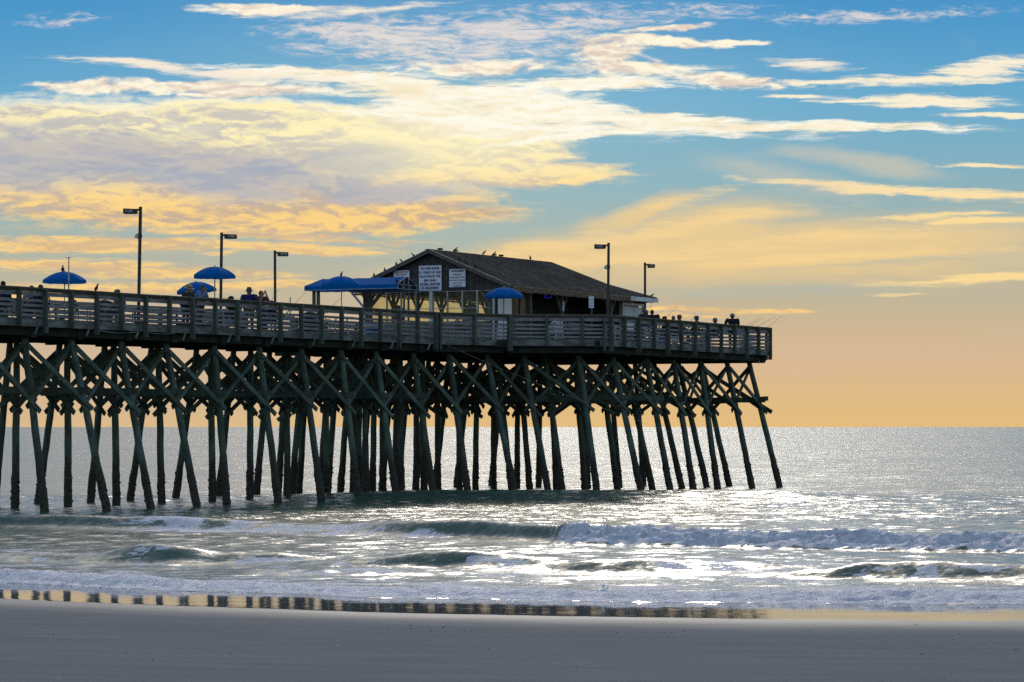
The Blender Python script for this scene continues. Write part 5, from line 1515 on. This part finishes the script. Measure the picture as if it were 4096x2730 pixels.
o = t2.build('shell_debris', M['plastic']); tag(o, 'pale broken shell bits on the sand', kind='stuff')
# ---------------------------------------------------------------- sky: daylight sky plus a low sunrise bank of clouds, fixed by direction
SUN_EL, SUN_AZ = math.radians(26.0), math.radians(2.0)     # azimuth east of +Y
world = bpy.data.worlds.new('World'); sc.world = world; world.use_nodes = True
nt = world.node_tree; nt.nodes.clear(); N = NT(nt)
tc = N.n('ShaderNodeTexCoord'); D = tc.outputs['Generated']
sp = N.n('ShaderNodeSeparateXYZ'); N.put(sp.inputs[0], D)
yy = N.math('MAXIMUM', sp.outputs['Y'], .05)
# u to the right, v downwards from the top of the visible sky; 1 unit = 1000 photo pixels, horizon at v = 1.705
uu = N.math('ADD', N.math('MULTIPLY', N.math('DIVIDE', sp.outputs['X'], yy), F / 1000), 2.048)
ve = N.math('MULTIPLY', N.math('DIVIDE', N.math('MAXIMUM', sp.outputs['Z'], -.01), yy), F / 1000)
vv = N.math('SUBTRACT', 1.705, ve)
cb = N.n('ShaderNodeCombineXYZ'); N.put(cb.inputs[0], uu); N.put(cb.inputs[1], vv); UV0 = cb.outputs[0]
def wnoise(sx, sy, det, amp, off):
    x = N.n('ShaderNodeTexNoise'); N.put(x.inputs['Vector'], N.mapping(UV0, (off, off, 0), (0, 0, 0), (sx, sy, 1)))
    x.inputs['Scale'].default_value = 1; x.inputs['Detail'].default_value = det; x.inputs['Roughness'].default_value = .6
    return N.vmath('MULTIPLY', N.vmath('SUBTRACT', x.outputs['Color'], (.5, .5, .5)), amp)
UV = N.vmath('ADD', N.vmath('ADD', UV0, wnoise(1.5, 5, 3, (.32, .07, 0), 2.2)), wnoise(6, 24, 5, (.12, .03, 0), 9.4))
def s2l(r, g, b): 
    f = lambda c: ((c / 255 + .055) / 1.055) ** 2.4 if c > 10 else c / 255 / 12.92
    return (f(r), f(g), f(b), 1)
# clear-air gradient by height above the horizon
rp = N.n('ShaderNodeValToRGB'); N.put(rp.inputs[0], N.math('DIVIDE', ve, 2.6))
el = rp.color_ramp.elements
stops = [(0.0, (228, 189, 126)), (.10, (216, 184, 142)), (.2, (194, 182, 154)), (.29, (170, 182, 172)), (.38, (138, 178, 190)), (.5, (108, 172, 206)), (.62, (80, 154, 203)), (.70, (68, 142, 198)), (.85, (52, 120, 192)), (1.0, (48, 108, 178))]
while len(el) > 1: el.remove(el[-1])
el[0].position = 0; el[0].color = s2l(*stops[0][1])
for p_, c_ in stops[1:]:
    e = el.new(p_); e.color = s2l(*c_)
base = rp.outputs[0]
def blobs(lst):
    out = None
    for bl in lst:
        cu, cv, ru, rv = bl[:4]; rot = math.radians(bl[4]) if len(bl) > 4 else 0; wgt = bl[5] if len(bl) > 5 else 1
        mp = N.mapping(UV, (cu, cv, 0), (0, 0, rot), (ru, rv, 1), 'TEXTURE')
        gr = N.n('ShaderNodeTexGradient', gradient_type='SPHERICAL'); N.put(gr.inputs[0], mp)
        v = gr.outputs['Fac'] if 'Fac' in gr.outputs else gr.outputs[1]
        if wgt != 1: v = N.math('MULTIPLY', v, wgt)
        out = v if out is None else N.math('MAXIMUM', out, v)
    return out
def nz(sx, sy, det=8, rough=.6, dist=.4, off=0, rot=0.0, kind=None):
    x = N.n('ShaderNodeTexNoise')
    N.put(x.inputs['Vector'], N.mapping(UV, (off, off * .7, 0), (0, 0, rot), (sx, sy, 1)))
    x.inputs['Scale'].default_value = 1; x.inputs['Detail'].default_value = det; x.inputs['Roughness'].default_value = rough; x.inputs['Distortion'].default_value = dist
    return x.outputs['Fac']
def dens(b, noise, amp, lo, hi):
    return N.smooth(lo, hi, N.math('ADD', b, N.math('MULTIPLY', N.math('SUBTRACT', noise, .5), amp)))
nA = nz(4.0, 13, 9, .64, .3, 3.1)          # heaped cloud
nB = nz(1.6, 22, 9, .64, .5, 8.3, .04)      # drawn-out streaks
nC = nz(11, 46, 7, .7, .3, 5.7, -.22)       # fine ripples
nD = nz(1.1, 3.2, 6, .5, .5, 1.3)           # soft veils
nE = nz(2.4, 6.5, 8, .6, .5, 12.3)
def lumpy(vec, sx, sy, det=8, rough=.62):
    x = N.n('ShaderNodeTexNoise'); N.put(x.inputs['Vector'], N.mapping(vec, (21.7, 4.4, 0), (0, 0, 0), (sx, sy, 1)))
    x.inputs['Scale'].default_value = 1; x.inputs['Detail'].default_value = det; x.inputs['Roughness'].default_value = rough; x.inputs['Distortion'].default_value = .15
    return x.outputs['Fac']
UP = N.vmath('ADD', UV, (.004, -.016, 0))    # a step towards the sun above
nF, nF2 = lumpy(UV, 10, 30), lumpy(UP, 10, 30)
nG, nG2 = lumpy(UV, 3.2, 10, 9), lumpy(N.vmath('ADD', UV, (.012, -.045, 0)), 3.2, 10, 9)
em = N.math('ADD', N.math('MULTIPLY', N.math('SUBTRACT', nF, nF2), 2.2), N.math('MULTIPLY', N.math('SUBTRACT', nG, nG2), 2.6))
lit = N.smooth(-.42, .38, em)                # 1 on sun-facing tops, 0 underneath
nX = N.math('ADD', N.math('MULTIPLY', N.math('SUBTRACT', nF, .5), .7), N.math('MULTIPLY', N.math('SUBTRACT', nG, .5), .8))
cream, white, gold, gold2 = s2l(255, 242, 188), s2l(255, 250, 228), s2l(252, 211, 134), s2l(246, 205, 140)
col = base
glow = N.math('POWER', N.smooth(0, 1, blobs([(1.85, .40, 2.1, .95)])), 1.3)
col = N.mix(N.math('MULTIPLY', glow, .22), col, s2l(190, 215, 215))
# unseen pale veil added above the view so the sea reflects greyer
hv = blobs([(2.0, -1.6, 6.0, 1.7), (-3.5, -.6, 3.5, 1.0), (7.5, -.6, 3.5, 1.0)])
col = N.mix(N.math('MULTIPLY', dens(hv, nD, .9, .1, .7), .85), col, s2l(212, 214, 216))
# greyer air low on the left
col = N.mix(N.math('MULTIPLY', N.smooth(0, .8, blobs([(.3, 1.5, 2.4, .42)])), .55), col, s2l(204, 182, 158))
# golden veil low over the sea
g1 = blobs([(3.3, 1.01, 1.9, .23, -2), (2.75, .94, .75, .2, -9), (2.1, 1.06, .9, .15, -7), (3.75, .97, .8, .16, -4), (2.55, .86, .35, .09, -20)])
col = N.mix(N.math('MULTIPLY', dens(g1, N.math('ADD', N.math('MULTIPLY', nD, .7), N.math('MULTIPLY', nB, .3)), .95, .12, .8), .8), col, s2l(243, 207, 142))
g1b = blobs([(3.2, 1.42, 2.2, .14, 1), (1.6, 1.4, 1.8, .14)])
col = N.mix(N.math('MULTIPLY', dens(g1b, nD, .8, .1, .8), .45), col, s2l(218, 184, 156))
# low golden streaks on the left
def add(col, dn, tone, op=1.0): return N.mix(N.math('MULTIPLY', dn, op) if op != 1 else dn, col, tone)
two = lambda a, b, f=lit: N.mix(f, b, a)
er = lambda b, k, lo, hi, extra=None: N.smooth(lo, hi + .22, N.math('ADD', b, N.math('MULTIPLY', N.math('MULTIPLY', nX if extra is None else extra, k * 1.75), N.smooth(0, .3, b))))
sB = N.math('SUBTRACT', nB, .5)
nH = nz(5, 70, 8, .7, .2, 17.1, .03)
nXB = N.math('ADD', N.math('ADD', N.math('MULTIPLY', nX, .4), N.math('MULTIPLY', sB, .7)), N.math('MULTIPLY', N.math('SUBTRACT', nH, .5), .9))
g2 = blobs([(.45, .985, 1.0, .055, 1), (1.05, .985, .8, .035, 2), (.2, 1.06, .75, .04, 1), (.75, 1.095, .8, .04, 1), (.5, 1.15, 1.1, .035), (1.15, 1.14, .5, .03), (.2, 1.19, .6, .03), (1.25, 1.0, .45, .025), (2.75, 1.235, .5, .014, 1), (3.05, 1.25, .3, .014), (2.62, 1.265, .45, .014), (3.1, 1.14, .12, .009), (1.0, .93, .9, .03, 3)])
col = add(col, er(g2, 1.15, .14, .55, nXB), two(gold, s2l(222, 186, 140)), .93)
# high wisps
w1 = blobs([(1.62, .16, .75, .15, 4), (1.33, .13, .4, .04, 4), (2.0, .12, .5, .1, 2), (2.35, .09, .5, .05, -2), (.25, .07, .35, .05, -4, .5), (3.5, .06, .8, .05, -3, .5), (2.6, .05, 1.2, .05, 0, .5)])
nCs = N.math('ADD', N.math('MULTIPLY', N.math('SUBTRACT', nC, .5), 1.5), N.math('MULTIPLY', sB, .9))
col = add(col, er(w1, 1.0, .10, .85, nCs), s2l(244, 228, 216), .8)
# the great bank on the left
bank = blobs([(.35, .64, 1.2, .33), (1.2, .65, 1.15, .33), (1.85, .57, .66, .21, 7), (.95, .82, 1.4, .15, 1), (2.0, .69, .66, .085), (.2, .49, .95, .1, 1), (1.2, .49, 1.05, .12, 3), (2.2, .68, .4, .04, -3), (1.6, .84, .6, .05, 2), (-.6, .66, 1.2, .35)])
eb = N.math('ADD', bank, N.math('MULTIPLY', N.math('ADD', N.math('MULTIPLY', nX, .8), N.math('MULTIPLY', sB, .55)), .75))
dB = N.smooth(.10, .42, eb)
inner = blobs([(.2, .635, 1.0, .21, 2), (.85, .69, 1.1, .15, 3), (1.45, .64, .5, .1), (1.6, .77, .55, .07, -4), (-.5, .64, 1.0, .25)])
gm = N.smooth(.10, .70, N.math('ADD', inner, N.math('ADD', N.math('MULTIPLY', N.math('SUBTRACT', nE, .5), 1.1), N.math('MULTIPLY', nX, .35))))
vg = N.smooth(.52, .88, vv)
litc = N.mix(vg, cream, gold)
shc = N.mix(vg, s2l(206, 200, 190), s2l(202, 178, 152))
br = two(litc, shc)
gcol = N.mix(N.smooth(.3, .7, nz(2.0, 9, 6, .55, .3, 6.1)), s2l(156, 170, 190), s2l(186, 182, 186))
gcol = N.mix(N.math('MULTIPLY', lit, .25), gcol, s2l(222, 206, 182))
bcol = N.mix(N.math('MULTIPLY', gm, .92), br, gcol)
sunny = N.smooth(.1, .9, blobs([(1.85, .5, 1.0, .4)]))
bcol = N.mix(N.math('MULTIPLY', sunny, .65), bcol, s2l(255, 244, 198))
rimtop = N.math('MULTIPLY', N.smooth(.55, .25, eb), N.smooth(.62, .44, vv))
bcol = N.mix(N.math('MULTIPLY', rimtop, .85), bcol, s2l(255, 248, 224))
col = N.mix(dB, col, bcol)
# bright streaming band under the sun
b1 = blobs([(1.7, .375, .62, .11, 9), (2.15, .43, .8, .12, 9), (2.6, .485, .95, .065, 4), (3.2, .512, 1.0, .034, 1), (1.4, .305, .8, .04, 4), (2.35, .33, .5, .05, 0), (2.3, .545, .5, .03, -6), (1.8, .475, .7, .05, 4), (2.6, .27, .35, .03, 0), (2.05, .52, .6, .05, 2)])
d1 = er(b1, .85, .10, .4, nXB)
col = add(col, d1, two(s2l(255, 252, 236), s2l(248, 234, 200), N.smooth(.25, .7, N.math('ADD', nB, N.math('MULTIPLY', em, .3)))))
# long thin heaps and puffs, upper left and middle
b2 = blobs([(.72, .345, .75, .045, 0), (.32, .355, .34, .035, 1), (1.05, .355, .45, .035, 2), (1.9, .265, .36, .045, -1), (2.42, .205, .3, .085, 4), (2.62, .165, .45, .03, 2), (2.5, .27, .4, .04), (2.85, .31, .4, .045, 6), (2.95, .165, .22, .018), (1.0, .035, .3, .035, 3), (2.7, .12, .3, .02, -4), (.95, .375, .5, .02)])
col = add(col, er(b2, .95, .16, .42), two(s2l(255, 246, 222), s2l(226, 208, 192)))
b2b = blobs([(3.22, .258, .3, .035, 4), (.85, .285, .95, .035, 4), (.5, .255, .5, .016, 4), (1.45, .045, .55, .028, -5), (1.15, .05, .3, .02, -3)])
col = add(col, er(b2b, 1.1, .14, .7, nXB), s2l(252, 238, 216), .92)
# right-hand streaks
b3 = blobs([(3.6, .325, .75, .035, -2), (3.95, .27, .45, .065, -9), (3.3, .33, .35, .025), (3.75, .41, .45, .045, 1), (3.5, .405, .4, .014), (3.95, .47, .35, .018), (3.2, .385, .25, .014, 2), (3.55, .755, .85, .034, 4), (3.95, .785, .6, .034, 3), (3.3, .733, .55, .014, 2), (3.72, .862, .36, .026, -2), (3.95, .888, .3, .02), (3.95, 1.115, .65, .03, -3), (3.6, 1.178, .2, .012, -2), (3.9, .665, .3, .012)])
col = add(col, er(b3, 1.05, .14, .55, nXB), N.mix(N.smooth(.4, .95, vv), s2l(255, 242, 212), s2l(253, 220, 152)), .95)
b4 = blobs([(3.5, .66, .5, .07, 8), (3.2, .72, .8, .1, 10, .6)])
col = N.mix(N.math('MULTIPLY', dens(b4, nD, .8, .15, .7), .45), col, s2l(232, 208, 170))
b5 = blobs([(2.3, .97, .9, .05, -8), (2.9, .88, .75, .05, -7), (3.4, .94, .9, .05, -3), (2.6, 1.03, 1.0, .05, -4), (3.35, 1.03, 1.0, .04, -2), (1.9, 1.1, .8, .03, -4), (2.75, .80, .3, .05, -15)])
col = add(col, er(b5, 1.1, .12, .8, nXB), s2l(253, 216, 150), .6)
b6 = blobs([(3.1, 1.165, 1.3, .05, 0), (3.6, 1.05, .8, .025, -4), (2.2, 1.19, .8, .03, -1), (3.4, .865, .9, .03, -4)])
col = add(col, er(b6, 1.0, .12, .8, nXB), s2l(176, 184, 172), .55)
# whole sky: physical daylight for everything outside this bank
sky = N.n('ShaderNodeTexSky', sky_type='NISHITA'); sky.sun_disc = False
sky.sun_elevation = SUN_EL; sky.sun_rotation = SUN_AZ; sky.air_density = 1.2; sky.dust_density = 1.5; sky.ozone_density = 1.5
bg1 = N.n('ShaderNodeBackground'); N.put(bg1.inputs[0], sky.outputs[0]); bg1.inputs[1].default_value = .15
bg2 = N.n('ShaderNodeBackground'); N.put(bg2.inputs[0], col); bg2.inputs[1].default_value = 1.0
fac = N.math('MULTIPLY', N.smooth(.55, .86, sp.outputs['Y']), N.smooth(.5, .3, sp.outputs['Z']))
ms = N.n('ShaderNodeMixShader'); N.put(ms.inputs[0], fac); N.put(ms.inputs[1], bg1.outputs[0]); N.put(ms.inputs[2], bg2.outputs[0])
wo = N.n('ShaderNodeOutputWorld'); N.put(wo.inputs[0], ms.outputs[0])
# ---------------------------------------------------------------- sun, camera, render
sl_ = bpy.data.lights.new('Sun', 'SUN'); sl_.energy = .5; sl_.angle = math.radians(10.0); sl_.color = (1, .93, .82)
so = bpy.data.objects.new('Sun', sl_); COL.objects.link(so)
sd = V3((math.sin(SUN_AZ) * math.cos(SUN_EL), math.cos(SUN_AZ) * math.cos(SUN_EL), math.sin(SUN_EL)))
so.rotation_euler = (-sd).to_track_quat('-Z', 'Y').to_euler()
cd = bpy.data.cameras.new('Camera'); cd.sensor_width = 36.0; cd.lens = 36.0 * F / 4096; cd.shift_y = 340.0 / 4096; cd.clip_end = 20000; cd.clip_start = .5
co_ = bpy.data.objects.new('Camera', cd); COL.objects.link(co_); co_.location = (0, 0, HC); co_.rotation_euler = (math.pi / 2, 0, 0)
sc.camera = co_
sc.view_settings.view_transform = 'Standard'; sc.view_settings.look = 'None'; sc.view_settings.exposure = 0; sc.view_settings.gamma = 1
sc.render.engine = 'CYCLES'
cy = sc.cycles
cy.max_bounces = 6; cy.diffuse_bounces = 3; cy.glossy_bounces = 4; cy.transparent_max_bounces = 16; cy.transmission_bounces = 2
cy.caustics_reflective = False; cy.caustics_refractive = False
cy.sample_clamp_indirect = 4.0
cy.use_denoising = False
